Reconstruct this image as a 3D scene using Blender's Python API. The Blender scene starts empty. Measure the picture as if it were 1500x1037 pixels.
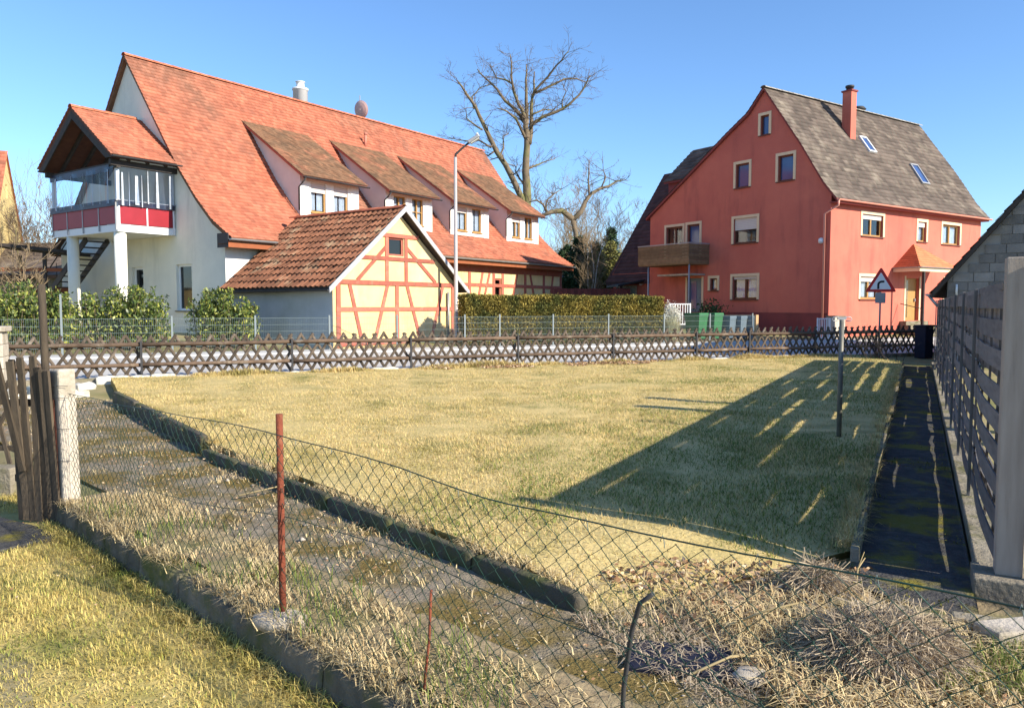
import bpy, math, random
import numpy as np
from mathutils import Vector, Matrix, Euler, noise as mnoise

random.seed(11)
rng = np.random.default_rng(11)
scene = bpy.context.scene
COL = scene.collection
R = math.radians

# ------------------------------------------------------------------ camera, sky, sun, exposure
cam_d = bpy.data.cameras.new('camera')
cam = bpy.data.objects.new('camera', cam_d)
COL.objects.link(cam)
cam.location = (0, 0, 1.65)
cam.rotation_euler = (R(90 - 3.57), 0, 0)
cam_d.sensor_fit = 'HORIZONTAL'
cam_d.sensor_width = 36
cam_d.lens = 36 * 1130 / 1500
cam_d.clip_end = 3000
scene.camera = cam

SUN_EL, SUN_S = R(29), R(58)          # sun stands behind the viewer, 58 degrees round to the right
sun_vec = Vector((math.sin(SUN_S) * math.cos(SUN_EL), -math.cos(SUN_S) * math.cos(SUN_EL), math.sin(SUN_EL)))
world = bpy.data.worlds.new('World')
scene.world = world
world.use_nodes = True
wn = world.node_tree
sky = wn.nodes.new('ShaderNodeTexSky')
sky.sky_type = 'NISHITA'
sky.sun_disc = False
sky.sun_elevation = SUN_EL
sky.sun_rotation = math.atan2(sun_vec.x, sun_vec.y)
sky.air_density = 1.0
sky.dust_density = 0.15
sky.ozone_density = 7.0
wn.links.new(sky.outputs[0], wn.nodes['Background'].inputs[0])
wn.nodes['Background'].inputs[1].default_value = 0.132
sun_d = bpy.data.lights.new('sun', 'SUN')
sun_d.energy = 5.0
sun_d.angle = R(0.53)
sun_d.color = (1.0, 0.92, 0.77)
sun = bpy.data.objects.new('sun', sun_d)
COL.objects.link(sun)
sun.rotation_euler = sun_vec.to_track_quat('Z', 'Y').to_euler()
scene.view_settings.view_transform = 'Standard'
scene.view_settings.look = 'None'
scene.view_settings.exposure = 0.85
scene.view_settings.gamma = 1.0

# ------------------------------------------------------------------ helpers: objects
def link(o, parent=None):
    COL.objects.link(o)
    if parent is not None:
        o.parent = parent
    return o

def tag(o, label=None, cat=None, group=None, kind=None):
    if label: o['label'] = label
    if cat: o['category'] = cat
    if group: o['group'] = group
    if kind: o['kind'] = kind
    return o

def thing(name, label, cat, loc=(0, 0, 0), rz=0.0, group=None):
    o = bpy.data.objects.new(name, None)
    o.location = loc
    o.rotation_euler = (0, 0, rz)
    o.empty_display_size = 0.2
    link(o)
    return tag(o, label, cat, group)

def inst(name, mesh, parent=None, loc=(0, 0, 0), rot=(0, 0, 0), scale=None):
    o = bpy.data.objects.new(name, mesh)
    o.location = loc
    o.rotation_euler = rot
    if scale: o.scale = scale
    return link(o, parent)

def copy_tree(o, parent=None):
    c = o.copy()
    COL.objects.link(c)
    c.parent = parent
    for ch in list(o.children):
        copy_tree(ch, c)
    return c

class MB:
    """collects faces of one mesh"""
    def __init__(s):
        s.v = []; s.f = []; s.smooth = []
    def face(s, pts, sm=False):
        b = len(s.v)
        s.v.extend([tuple(p) for p in pts])
        s.f.append(list(range(b, b + len(pts)))); s.smooth.append(sm)
    def box(s, x0, x1, y0, y1, z0, z1, fn=None):
        c = [(x0, y0, z0), (x1, y0, z0), (x1, y1, z0), (x0, y1, z0), (x0, y0, z1), (x1, y0, z1), (x1, y1, z1), (x0, y1, z1)]
        if fn: c = [fn(*p) for p in c]
        b = len(s.v); s.v.extend([tuple(p) for p in c])
        for q in ((0, 3, 2, 1), (4, 5, 6, 7), (0, 1, 5, 4), (1, 2, 6, 5), (2, 3, 7, 6), (3, 0, 4, 7)):
            s.f.append([b + i for i in q]); s.smooth.append(False)
        return s
    def beam(s, p, q, w, h, up=(0, 0, 1)):
        p, q = Vector(p), Vector(q); d = (q - p); L = d.length; d = d / L
        up = Vector(up)
        if abs(d.dot(up)) > .98: up = Vector((0, 1, 0))
        a = d.cross(up).normalized(); b = a.cross(d)
        s.box(0, L, -w / 2, w / 2, -h / 2, h / 2, lambda x, y, z: p + d * x + a * y + b * z)
        return s
    def tube(s, pts, rad, n=6, caps=True, sm=True):
        pts = [Vector(p) for p in pts]
        if not isinstance(rad, (list, tuple)): rad = [rad] * len(pts)
        b = len(s.v); prev = None
        for i, p in enumerate(pts):
            t = (pts[min(i + 1, len(pts) - 1)] - pts[max(i - 1, 0)])
            t = t.normalized() if t.length > 1e-9 else Vector((0, 0, 1))
            if prev is None:
                ref = Vector((1, 0, 0)) if abs(t.x) < .8 else Vector((0, 1, 0))
                a = t.cross(ref).normalized()
            else:
                a = (prev - t * prev.dot(t)).normalized()
            prev = a; c = t.cross(a)
            for k in range(n):
                an = 2 * math.pi * k / n
                s.v.append(tuple(p + (a * math.cos(an) + c * math.sin(an)) * rad[i]))
        for i in range(len(pts) - 1):
            for k in range(n):
                s.f.append([b + i * n + k, b + i * n + (k + 1) % n, b + (i + 1) * n + (k + 1) % n, b + (i + 1) * n + k]); s.smooth.append(sm)
        if caps:
            s.f.append([b + k for k in range(n)][::-1]); s.smooth.append(False)
            e = b + (len(pts) - 1) * n
            s.f.append([e + k for k in range(n)]); s.smooth.append(False)
        return s
    def prism(s, poly, fn, d0, d1):
        """poly in (a,b); fn(a,b,d)->3D; extruded from d0 to d1"""
        n = len(poly); b = len(s.v)
        s.v.extend([tuple(fn(p[0], p[1], d0)) for p in poly]); s.v.extend([tuple(fn(p[0], p[1], d1)) for p in poly])
        s.f.append([b + i for i in range(n)][::-1]); s.f.append([b + n + i for i in range(n)])
        s.smooth += [False, False]
        for i in range(n):
            j = (i + 1) % n
            s.f.append([b + i, b + j, b + n + j, b + n + i]); s.smooth.append(False)
        return s
    def lathe(s, prof, n=16, c=(0, 0, 0), sm=True):
        b = len(s.v)
        for r, z in prof:
            for k in range(n):
                an = 2 * math.pi * k / n
                s.v.append((c[0] + r * math.cos(an), c[1] + r * math.sin(an), c[2] + z))
        for i in range(len(prof) - 1):
            for k in range(n):
                s.f.append([b + i * n + k, b + i * n + (k + 1) % n, b + (i + 1) * n + (k + 1) % n, b + (i + 1) * n + k]); s.smooth.append(sm)
        s.f.append([b + k for k in range(n)][::-1]); e = b + (len(prof) - 1) * n
        s.f.append([e + k for k in range(n)]); s.smooth += [False, False]
        return s
    def mesh(s, name, mat):
        me = bpy.data.meshes.new(name)
        me.from_pydata(s.v, [], s.f)
        me.polygons.foreach_set('use_smooth', s.smooth)
        if mat: me.materials.append(mat)
        me.update()
        return me
    def build(s, name, mat, parent=None, loc=(0, 0, 0), rot=(0, 0, 0), bevel=0):
        o = inst(name, s.mesh(name, mat), parent, loc, rot)
        if bevel:
            m = o.modifiers.new('bevel', 'BEVEL'); m.width = bevel; m.segments = 2; m.limit_method = 'ANGLE'
        return o

def mesh_np(name, V, F, mat, rnd=None, smooth=False):
    """V (n,3), F (m,k) numpy; rnd (n,) point attribute 'rnd'"""
    me = bpy.data.meshes.new(name)
    k = F.shape[1]
    me.vertices.add(len(V)); me.vertices.foreach_set('co', np.ascontiguousarray(V, dtype=np.float32).ravel())
    me.loops.add(F.size); me.loops.foreach_set('vertex_index', np.ascontiguousarray(F, dtype=np.int32).ravel())
    me.polygons.add(len(F)); me.polygons.foreach_set('loop_start', np.arange(0, F.size, k, dtype=np.int32))
    if smooth: me.polygons.foreach_set('use_smooth', np.ones(len(F), dtype=bool))
    if rnd is not None:
        a = me.attributes.new('rnd', 'FLOAT', 'POINT'); a.data.foreach_set('value', np.asarray(rnd, dtype=np.float32))
    me.materials.append(mat)
    me.update(calc_edges=True)
    return me

def lumpy(L, w, z0, z1, amp, seed, nx=10, fr=6.0, rd=.13):
    """a rough cast or broken stone bar from x=0..L, y=0..w"""
    mb = MB(); h = z1 - z0
    pr = [(0, z0), (-.01, z0 + h * .5), (.0, z1 - w * rd), (w * rd, z1), (w * .5, z1 + amp * .3), (w * (1 - rd), z1), (w, z1 - w * rd), (w + .01, z0 + h * .5), (w, z0)]
    m = len(pr)
    for i in range(nx + 1):
        x = L * i / nx; e = min(i, nx - i); sh = .82 if e == 0 else 1.0
        for (y, z) in pr:
            yy = w / 2 + (y - w / 2) * (.9 if e == 0 else 1); zz = z0 + (z - z0) * (.93 if e == 0 else 1)
            nv = mnoise.noise_vector((x * fr + seed * 7.3, yy * fr * 1.5, zz * fr * 1.5))
            mb.v.append((x + nv.x * amp * (.4 if e == 0 else 1), yy + nv.y * amp, zz + nv.z * amp * (0 if z == z0 else 1)))
    for i in range(nx):
        for k in range(m - 1):
            mb.f.append([i * m + k, (i + 1) * m + k, (i + 1) * m + k + 1, i * m + k + 1]); mb.smooth.append(True)
    mb.f.append(list(range(m))); mb.f.append([nx * m + k for k in range(m)][::-1]); mb.smooth += [False, False]
    return mb

# ------------------------------------------------------------------ helpers: materials
def S(r, g, b):
    f = lambda c: (c / 255 / 12.92) if c / 255 <= .04045 else ((c / 255 + .055) / 1.055) ** 2.4
    return (f(r), f(g), f(b))

def mat(name, c1, c2=None, scale=3.0, c3=None, scale3=0.5, lo3=.5, hi3=.65, rough=.85, bump=0.0, bscale=30.0, rnd=0.0, attr=0.0,
        stretch=None, spec=.3, metal=0.0, obj=False, detail=5, transl=0.0, attrcol=None, streak=None, fine=0.0):
    m = bpy.data.materials.new(name); m.use_nodes = True
    nt = m.node_tree; N = nt.nodes; L = nt.links
    p = N['Principled BSDF']
    p.inputs['Roughness'].default_value = rough
    p.inputs['Specular IOR Level'].default_value = spec
    p.inputs['Metallic'].default_value = metal
    if obj:
        tc = N.new('ShaderNodeTexCoord'); vec = tc.outputs['Object']
    else:
        g = N.new('ShaderNodeNewGeometry'); vec = g.outputs['Position']
    if stretch:
        mp = N.new('ShaderNodeMapping'); mp.inputs['Scale'].default_value = stretch
        L.new(vec, mp.inputs['Vector']); vec = mp.outputs[0]
    if obj and rnd:
        oi0 = N.new('ShaderNodeObjectInfo'); ad = N.new('ShaderNodeVectorMath'); ad.operation = 'ADD'
        sc = N.new('ShaderNodeMath'); sc.operation = 'MULTIPLY'; sc.inputs[1].default_value = 37.0
        L.new(oi0.outputs['Random'], sc.inputs[0]); L.new(vec, ad.inputs[0]); L.new(sc.outputs[0], ad.inputs[1]); vec = ad.outputs[0]
    def nz(sc, det=5, rg=.55):
        n = N.new('ShaderNodeTexNoise'); n.inputs['Scale'].default_value = sc; n.inputs['Detail'].default_value = det
        n.inputs['Roughness'].default_value = rg
        L.new(vec, n.inputs['Vector']); return n.outputs['Fac']
    def rng_(fac, lo, hi):
        r = N.new('ShaderNodeMapRange'); r.inputs['From Min'].default_value = lo; r.inputs['From Max'].default_value = hi
        L.new(fac, r.inputs['Value']); return r.outputs[0]
    def mix(fac, a, b):
        x = N.new('ShaderNodeMix'); x.data_type = 'RGBA'
        if hasattr(fac, 'links') or hasattr(fac, 'is_linked'): L.new(fac, x.inputs['Factor'])
        else: x.inputs['Factor'].default_value = fac
        for i, q in ((6, a), (7, b)):
            if isinstance(q, tuple): x.inputs[i].default_value = (*q, 1)
            else: L.new(q, x.inputs[i])
        return x.outputs[2]
    col = c1
    if c2 is not None: col = mix(rng_(nz(scale, detail), .32, .68), c1, c2)
    if attrcol is not None:
        at0 = N.new('ShaderNodeAttribute'); at0.attribute_name = 'rnd'
        col = mix(rng_(at0.outputs['Fac'], attrcol[1], attrcol[2]), col, attrcol[0])
    if c3 is not None: col = mix(rng_(nz(scale3, 6, .6), lo3, hi3), col, c3)
    if streak is not None:
        # rain streaks and stains: noise drawn out vertically, broken up by a second noise
        mp2 = N.new('ShaderNodeMapping'); mp2.inputs['Scale'].default_value = (1, 1, streak[2]); L.new(vec, mp2.inputs['Vector'])
        n2 = N.new('ShaderNodeTexNoise'); n2.inputs['Scale'].default_value = streak[1]; n2.inputs['Detail'].default_value = 6; n2.inputs['Roughness'].default_value = .65
        L.new(mp2.outputs[0], n2.inputs['Vector'])
        mu = N.new('ShaderNodeMath'); mu.operation = 'MULTIPLY'; L.new(rng_(n2.outputs['Fac'], .50, .78), mu.inputs[0]); L.new(rng_(nz(.45, 4), .36, .62), mu.inputs[1])
        mu2 = N.new('ShaderNodeMath'); mu2.operation = 'MULTIPLY'; mu2.inputs[1].default_value = streak[3]; L.new(mu.outputs[0], mu2.inputs[0])
        col = mix(mu2.outputs[0], col, streak[0])
    def bright(fac, amt, col):
        h = N.new('ShaderNodeHueSaturation')
        r = N.new('ShaderNodeMapRange'); r.inputs['To Min'].default_value = 1 - amt; r.inputs['To Max'].default_value = 1 + amt
        L.new(fac, r.inputs['Value']); L.new(r.outputs[0], h.inputs['Value'])
        if isinstance(col, tuple): h.inputs['Color'].default_value = (*col, 1)
        else: L.new(col, h.inputs['Color'])
        return h.outputs[0]
    if fine: col = bright(nz(38, 5, .7), fine, col)
    if rnd:
        oi = N.new('ShaderNodeObjectInfo'); col = bright(oi.outputs['Random'], rnd, col)
    if attr:
        at = N.new('ShaderNodeAttribute'); at.attribute_name = 'rnd'; col = bright(at.outputs['Fac'], attr, col)
    if isinstance(col, tuple): p.inputs['Base Color'].default_value = (*col, 1)
    else: L.new(col, p.inputs['Base Color'])
    if bump:
        bn = N.new('ShaderNodeBump'); bn.inputs['Strength'].default_value = bump; bn.inputs['Distance'].default_value = .02
        L.new(nz(bscale, 4), bn.inputs['Height']); L.new(bn.outputs[0], p.inputs['Normal'])
    if transl:
        t = N.new('ShaderNodeBsdfTranslucent'); ms = N.new('ShaderNodeMixShader'); ms.inputs[0].default_value = transl
        if isinstance(col, tuple): t.inputs[0].default_value = (*col, 1)
        else: L.new(col, t.inputs[0])
        L.new(p.outputs[0], ms.inputs[1]); L.new(t.outputs[0], ms.inputs[2]); L.new(ms.outputs[0], N['Material Output'].inputs['Surface'])
    return m

def glass_mat(name, tint=(.75, .85, .9), refl=.16, rough=.03, bump=0.0, ior=.9):
    m = bpy.data.materials.new(name); m.use_nodes = True
    nt = m.node_tree; N = nt.nodes; L = nt.links; N.remove(N['Principled BSDF'])
    tr = N.new('ShaderNodeBsdfTransparent'); tr.inputs[0].default_value = (*tint, 1)
    gl = N.new('ShaderNodeBsdfGlossy'); gl.inputs['Roughness'].default_value = rough
    fr0 = N.new('ShaderNodeLayerWeight'); fr0.inputs['Blend'].default_value = .5
    pw = N.new('ShaderNodeMath'); pw.operation = 'POWER'; pw.inputs[1].default_value = 5.0; L.new(fr0.outputs['Facing'], pw.inputs[0])
    fr = N.new('ShaderNodeMath'); fr.operation = 'MULTIPLY'; fr.inputs[1].default_value = ior; L.new(pw.outputs[0], fr.inputs[0])
    ad = N.new('ShaderNodeMath'); ad.operation = 'ADD'; ad.inputs[1].default_value = refl; ad.use_clamp = True
    ms = N.new('ShaderNodeMixShader')
    L.new(fr.outputs[0], ad.inputs[0]); L.new(ad.outputs[0], ms.inputs[0]); L.new(tr.outputs[0], ms.inputs[1]); L.new(gl.outputs[0], ms.inputs[2])
    L.new(ms.outputs[0], N['Material Output'].inputs['Surface'])
    if bump:
        g = N.new('ShaderNodeNewGeometry'); n = N.new('ShaderNodeTexNoise'); n.inputs['Scale'].default_value = 4
        mp = N.new('ShaderNodeMapping'); mp.inputs['Scale'].default_value = (1, 1, .12)
        b = N.new('ShaderNodeBump'); b.inputs['Strength'].default_value = bump; b.inputs['Distance'].default_value = .1
        L.new(g.outputs['Position'], mp.inputs[0]); L.new(mp.outputs[0], n.inputs['Vector']); L.new(n.outputs['Fac'], b.inputs['Height']); L.new(b.outputs[0], gl.inputs['Normal'])
    return m

M = {}
M['cream_plaster'] = mat('cream_plaster', (.82, .79, .67), (.75, .73, .62), 1.2, (.58, .58, .52), .35, .52, .78, .9, .35, 60, streak=((.40, .39, .33), 1.6, .16, .65), fine=.10)
M['white_plaster'] = mat('white_plaster', (.78, .77, .73), (.71, .70, .66), 2, rough=.9, bump=.2, bscale=60, streak=((.46, .44, .40), 3, .2, .6), fine=.06)
M['grey_plaster'] = mat('grey_plaster', (.44, .47, .48), (.37, .40, .41), 1.5, (.33, .36, .34), .6, .48, .68, .9, .4, 50, streak=((.24, .26, .25), 2.0, .2, .7), fine=.12)
M['infill'] = mat('infill', (.76, .57, .27), (.70, .50, .23), 1.6, (.66, .54, .34), .7, .5, .72, .9, .4, 45, streak=((.42, .31, .16), 2.5, .22, .7), fine=.12)
M['timber'] = mat('timber', (.43, .13, .085), (.34, .10, .07), 6, (.34, .18, .12), 4, .54, .7, .85, .5, 40, rnd=.22, fine=.18)
M['red_plaster'] = mat('red_plaster', (.60, .172, .118), (.545, .148, .104), .9, (.48, .125, .092), .25, .46, .70, .92, .5, 45, streak=((.27, .08, .066), 1.6, .14, .9), fine=.14)
M['plinth'] = mat('plinth', (.28, .068, .06), (.22, .055, .05), 1.5, rough=.9, bump=.3, bscale=40, streak=((.14, .05, .045), 2, .3, .6), fine=.12)
M['surround'] = mat('surround', (.74, .58, .38), (.70, .53, .34), 4, rough=.85)
M['tile_red'] = mat('tile_red', (.42, .14, .08), (.34, .108, .063), 1.3, (.20, .105, .068), .22, .48, .72, .8, .2, 50, attr=.24, streak=((.18, .105, .075), 1.1, .5, .85))
M['tile_moss'] = mat('tile_moss', (.19, .095, .052), (.125, .075, .045), 1.8, (.34, .13, .075), .5, .54, .70, .9, .3, 40, attr=.30)
M['tile_brown'] = mat('tile_brown', (.25, .105, .055), (.175, .075, .042), 2.2, (.30, .225, .14), .9, .56, .7, .85, .3, 40, rnd=.35)
M['tile_grey'] = mat('tile_grey', (.13, .10, .082), (.088, .068, .057), 1.5, (.18, .148, .118), 1.0, .52, .66, .9, .3, 30, attr=.30)
M['tile_dark'] = mat('tile_dark', (.10, .055, .05), (.075, .04, .04), 1.2, rough=.9, attr=.2)
M['roof_wood'] = mat('roof_wood', (.20, .10, .055), (.15, .075, .04), 4, rough=.8)
M['soffit_dark'] = mat('soffit_dark', (.13, .055, .035), (.09, .04, .028), 5, rough=.8)
M['dark_wood'] = mat('dark_wood', (.055, .045, .04), (.035, .03, .027), 6, rough=.75, rnd=.2)
M['rust_wood'] = mat('rust_wood', (.32, .10, .04), (.25, .08, .035), 4, rough=.8)
M['zinc'] = mat('zinc', (.33, .33, .34), (.27, .27, .28), 3, rough=.5, metal=.4)
M['white_metal'] = mat('white_metal', (.72, .73, .74), rough=.5)
M['grey_metal'] = mat('grey_metal', (.36, .36, .37), (.30, .30, .31), 5, rough=.5, metal=.3)
M['dark_metal'] = mat('dark_metal', (.035, .035, .04), (.05, .048, .048), 9, rough=.6)
M['salmon_pipe'] = mat('salmon_pipe', (.70, .30, .22), rough=.5)
M['win_wood'] = mat('win_wood', (.42, .24, .08), (.36, .19, .06), 6, rough=.6)
M['win_brown'] = mat('win_brown', (.15, .05, .03), (.12, .04, .025), 6, rough=.5)
M['win_white'] = mat('win_white', (.78, .79, .78), rough=.5)
M['blind'] = mat('blind', (.62, .56, .52), rough=.7)
M['curtain_sky'] = mat('curtain_sky', (.66, .73, .80), (.52, .58, .66), 5, rough=.9)  # pale blue cloth, doubling as sky reflection in the dormer panes
M['dark_in'] = mat('dark_in', (.03, .03, .035), rough=.9)
M['glass'] = glass_mat('glass', (.88, .9, .92), .06)
M['glass_dark'] = mat('glass_dark', (.015, .018, .02), rough=.05, spec=.4)
M['glass_sky_tint'] = mat('glass_sky_tint', (.035, .07, .19), (.05, .09, .22), 1.5, rough=.08, spec=.6)  # sky reflection painted into the panes as opaque blue
M['plastic_film'] = glass_mat('plastic_film', (.76, .80, .86), .05, .2, 0.0, .4)
M['panel_red'] = mat('panel_red', (.30, .018, .03), (.26, .015, .025), 2, rough=.45, fine=.1)
M['brick_pipe'] = mat('brick_pipe', (.55, .22, .16), (.48, .18, .13), 5, rough=.8)
M['dish_pink'] = mat('dish_pink', (.62, .42, .38), (.55, .36, .33), 4, rough=.6)
M['concrete'] = mat('concrete', (.29, .25, .19), (.19, .165, .125), 6, (.12, .115, .05), 2.6, .46, .64, .97, .8, 30, obj=True, rnd=.15, spec=.1)
M['pale_concrete'] = mat('pale_concrete', (.54, .47, .38), (.42, .36, .29), 5, (.30, .26, .19), 2.5, .52, .72, .92, .6, 35, obj=True, rnd=.1)
M['kerb_dark'] = mat('kerb_dark', (.11, .095, .07), (.065, .058, .042), 6, (.085, .09, .03), 3, .45, .62, .95, .8, 25, obj=True, rnd=.2)
M['path'] = mat('path', (.29, .24, .175), (.185, .158, .12), 9, (.17, .125, .045), 1.7, .44, .58, .98, .9, 60, spec=.05, fine=.28)
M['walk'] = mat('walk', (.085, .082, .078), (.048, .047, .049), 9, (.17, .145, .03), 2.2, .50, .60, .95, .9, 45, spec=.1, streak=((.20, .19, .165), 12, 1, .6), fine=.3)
M['asphalt'] = mat('asphalt', (.50, .48, .45), (.42, .40, .38), 2, (.36, .35, .34), .3, .5, .7, .9, .3, 60)
M['pavement'] = mat('pavement', (.48, .47, .46), (.40, .39, .38), 3, rough=.9, bump=.3, bscale=40)
M['ground'] = mat('ground', (.34, .27, .14), (.22, .20, .08), 1.2, (.14, .15, .045), .35, .5, .65, .95, .6, 20)
M['soil'] = mat('soil', (.34, .26, .15), (.20, .15, .085), 7, (.15, .14, .05), 1.4, .5, .66, .95, .8, 25)
M['lawn'] = mat('lawn', (.58, .44, .19), (.42, .33, .13), 2.6, (.17, .17, .045), .8, .54, .70, .95, .7, 30)
M['near_lawn'] = mat('near_lawn', (.50, .38, .14), (.32, .26, .08), 4, (.13, .14, .035), 1.3, .50, .66, .95, .8, 30)
M['wood_grey'] = mat('wood_grey', (.205, .188, .18), (.145, .132, .128), 4, (.105, .096, .092), 3, .55, .72, .85, .35, 30, rnd=.28, obj=True, stretch=(1, 6, 6), fine=.12)
M['wood_brown'] = mat('wood_brown', (.115, .088, .066), (.068, .052, .038), 4, (.19, .16, .13), 3, .56, .7, .85, .3, 30, rnd=.35, obj=True)
M['wood_rail'] = mat('wood_rail', (.15, .10, .066), (.085, .057, .04), 7, (.25, .20, .15), 3, .57, .7, .85, .3, 30, rnd=.2, obj=True)
M['old_board'] = mat('old_board', (.10, .075, .05), (.055, .042, .03), 5, rough=.9, bump=.4, bscale=30, rnd=.3, obj=True, stretch=(5, 5, 1))
M['post_grey'] = mat('post_grey', (.20, .18, .168), (.145, .13, .122), 3, rough=.85, bump=.3, bscale=40, obj=True, stretch=(6, 6, .8), rnd=.2)
M['post_wood'] = mat('post_wood', (.40, .33, .27), (.32, .26, .21), 3, (.26, .21, .17), 2, .55, .7, .8, .25, 40, obj=True, stretch=(8, 8, .8), rnd=.1)
M['rust'] = mat('rust', (.23, .060, .030), (.14, .038, .022), 18, (.30, .12, .06), 9, .55, .7, .9, .5, 80, obj=True)
M['green_wire'] = mat('green_wire', (.016, .062, .048), (.026, .042, .032), 6, rough=.5)
M['mesh_wire'] = mat('mesh_wire', (.14, .18, .175), rough=.5)
M['block_stone'] = mat('block_stone', (.215, .205, .195), (.15, .145, .14), 3, (.29, .27, .24), 1.5, .55, .7, .9, .4, 30, rnd=.3)
M['mortar'] = mat('mortar', (.27, .26, .245), rough=.95)
M['yellow_plaster'] = mat('yellow_plaster', (.72, .55, .24), (.66, .50, .22), 1, rough=.9)
M['bark'] = mat('bark', (.20, .15, .10), (.13, .10, .065), 3, (.16, .15, .06), .8, .5, .65, .95, .5, 8)
M['twig'] = mat('twig', (.17, .125, .09), (.12, .09, .065), 2, rough=.95)
M['twig_pale'] = mat('twig_pale', (.30, .22, .13), (.22, .16, .10), 1.5, rough=.95)
M['birch'] = mat('birch', (.58, .54, .48), (.40, .36, .31), 4, rough=.9)
M['needle'] = mat('needle', (.045, .085, .030), (.03, .06, .025), 2, rough=.9, attr=.35)
M['needle_gold'] = mat('needle_gold', (.21, .19, .055), (.13, .14, .045), 2, rough=.9, attr=.3)
M['hedge_leaf'] = mat('hedge_leaf', (.34, .25, .055), (.22, .185, .042), 2.2, (.10, .11, .028), 1.2, .46, .60, .8, attr=.55, transl=.2)
M['hedge_core'] = mat('hedge_core', (.06, .055, .02), (.04, .04, .015), 5, rough=.95)
M['laurel'] = mat('laurel', (.10, .145, .03), (.07, .11, .025), 3, rough=.45, spec=.5, attr=.45, transl=.2, attrcol=((.30, .30, .06), .62, .95))
M['brush'] = mat('brush', (.36, .27, .14), (.28, .21, .11), 1, rough=.95, attr=.3)
M['pampas'] = mat('pampas', (.62, .60, .40), (.55, .50, .30), 3, rough=.9, attr=.2, transl=.2)
M['plume'] = mat('plume', (.78, .76, .68), (.70, .68, .60), 3, rough=.95, attr=.15, transl=.25)
M['bin_green'] = mat('bin_green', (.035, .165, .06), (.03, .13, .05), 4, rough=.5)
M['bin_grey'] = mat('bin_grey', (.14, .18, .22), (.11, .15, .19), 4, rough=.45)
M['black'] = mat('black', (.015, .015, .017), rough=.6)
M['sign_white'] = mat('sign_white', (.80, .80, .80), rough=.4)
M['sign_red'] = mat('sign_red', (.52, .02, .02), rough=.4)
M['navy'] = mat('navy', (.012, .014, .032), (.009, .011, .025), 3, rough=.7)  # near black: shade put into the colour of the box and slab
M['door_blue'] = mat('door_blue', (.14, .21, .27), (.12, .18, .235), 4, rough=.4)
M['balcony_wood'] = mat('balcony_wood', (.24, .155, .085), (.17, .11, .06), 5, rough=.7, rnd=.2)
M['garage'] = mat('garage', (.33, .36, .33), rough=.6)
M['straw'] = mat('straw', (.74, .58, .32), (.60, .46, .23), 3, rough=.9, attr=.35, transl=.15, attrcol=((.32, .22, .11), .72, 1.0))
M['dead_grass'] = mat('dead_grass', (.56, .45, .31), (.42, .33, .22), 3, rough=.9, attr=.4, transl=.1, attrcol=((.15, .11, .08), .6, 1.0))
M['old_wall'] = mat('old_wall', (.22, .18, .125), (.13, .11, .08), 7, (.11, .11, .04), 3, .46, .62, .97, .9, 30, obj=True, rnd=.2, spec=.05)
M['litter'] = mat('litter', (.34, .19, .10), (.24, .13, .07), 4, rough=.9, attr=.45, attrcol=((.52, .40, .26), .5, 1.0))
M['lawn_blade'] = mat('lawn_blade', (.82, .64, .31), (.60, .44, .17), 6.0, (.34, .28, .09), 1.7, .50, .62, .8, attr=.38, transl=.25, attrcol=((.26, .27, .075), .76, 1.0), streak=((.30, .21, .09), 4.5, 1, .9))
M['near_blade'] = mat('near_blade', (.78, .61, .23), (.58, .46, .13), 4.0, (.20, .23, .045), 1.6, .52, .64, .75, attr=.40, transl=.3, attrcol=((.22, .26, .05), .72, 1.0), streak=((.42, .30, .14), 3.0, 1, .7))
M['moss_blade'] = mat('moss_blade', (.30, .22, .07), (.22, .17, .05), 4, rough=.9, attr=.4, attrcol=((.52, .40, .22), .6, 1.0))
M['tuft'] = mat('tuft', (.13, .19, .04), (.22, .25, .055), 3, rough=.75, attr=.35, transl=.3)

# ------------------------------------------------------------------ terrain levels
# lattice fence line (road side of the garden)
LAT_O, LAT_A = Vector((-9.30, 16.61)), R(67.94)
LAT_D = Vector((math.sin(LAT_A), math.cos(LAT_A))); LAT_N = Vector((-LAT_D.y, LAT_D.x))
# wire fence / low wall line between the two gardens
FEN_R = Vector((-1.24, 3.99)); FEN_D = Vector((.714, -.700)); FEN_N = Vector((.700, .714))
def s_lat(x, y): return (x - LAT_O.x) * LAT_N.x + (y - LAT_O.y) * LAT_N.y
def gz(x, y):
    s = s_lat(x, y)
    return float(np.interp(s, [0.4, 5.6, 9, 13, 25, 60, 400], [-.02, .22, .45, .65, .75, .8, 2.0]))
NEAR_Z = -.20

# ground: one sheet in coordinates along / across the low wall, with the step hidden inside the wall
def axis(vals): return np.array(sorted(set(vals)))
A_ = axis(list(np.arange(-70, 70.1, 2.0)) + [-900, -500, -300, -200, -140, -100, 100, 140, 200, 300, 500, 900])
B_ = axis([-60, -30, -15, -8, -4, -2, -.04, .04] + list(np.arange(1, 60, 1.5)) + [65, 72, 80, 90, 105, 125, 160, 220, 300, 450, 700, 1200])
V = []; F = []
for j, b in enumerate(B_):
    for i, a in enumerate(A_):
        p = FEN_R + FEN_D * float(a) + FEN_N * float(b)
        V.append((p.x, p.y, (NEAR_Z - .02) if b < 0 else gz(p.x, p.y) - .02))
nA = len(A_)
for j in range(len(B_) - 1):
    for i in range(nA - 1):
        F.append((j * nA + i, j * nA + i + 1, (j + 1) * nA + i + 1, (j + 1) * nA + i))
tag(inst('ground', mesh_np('ground', np.array(V), np.array(F), M['ground'])), kind='structure')

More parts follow.
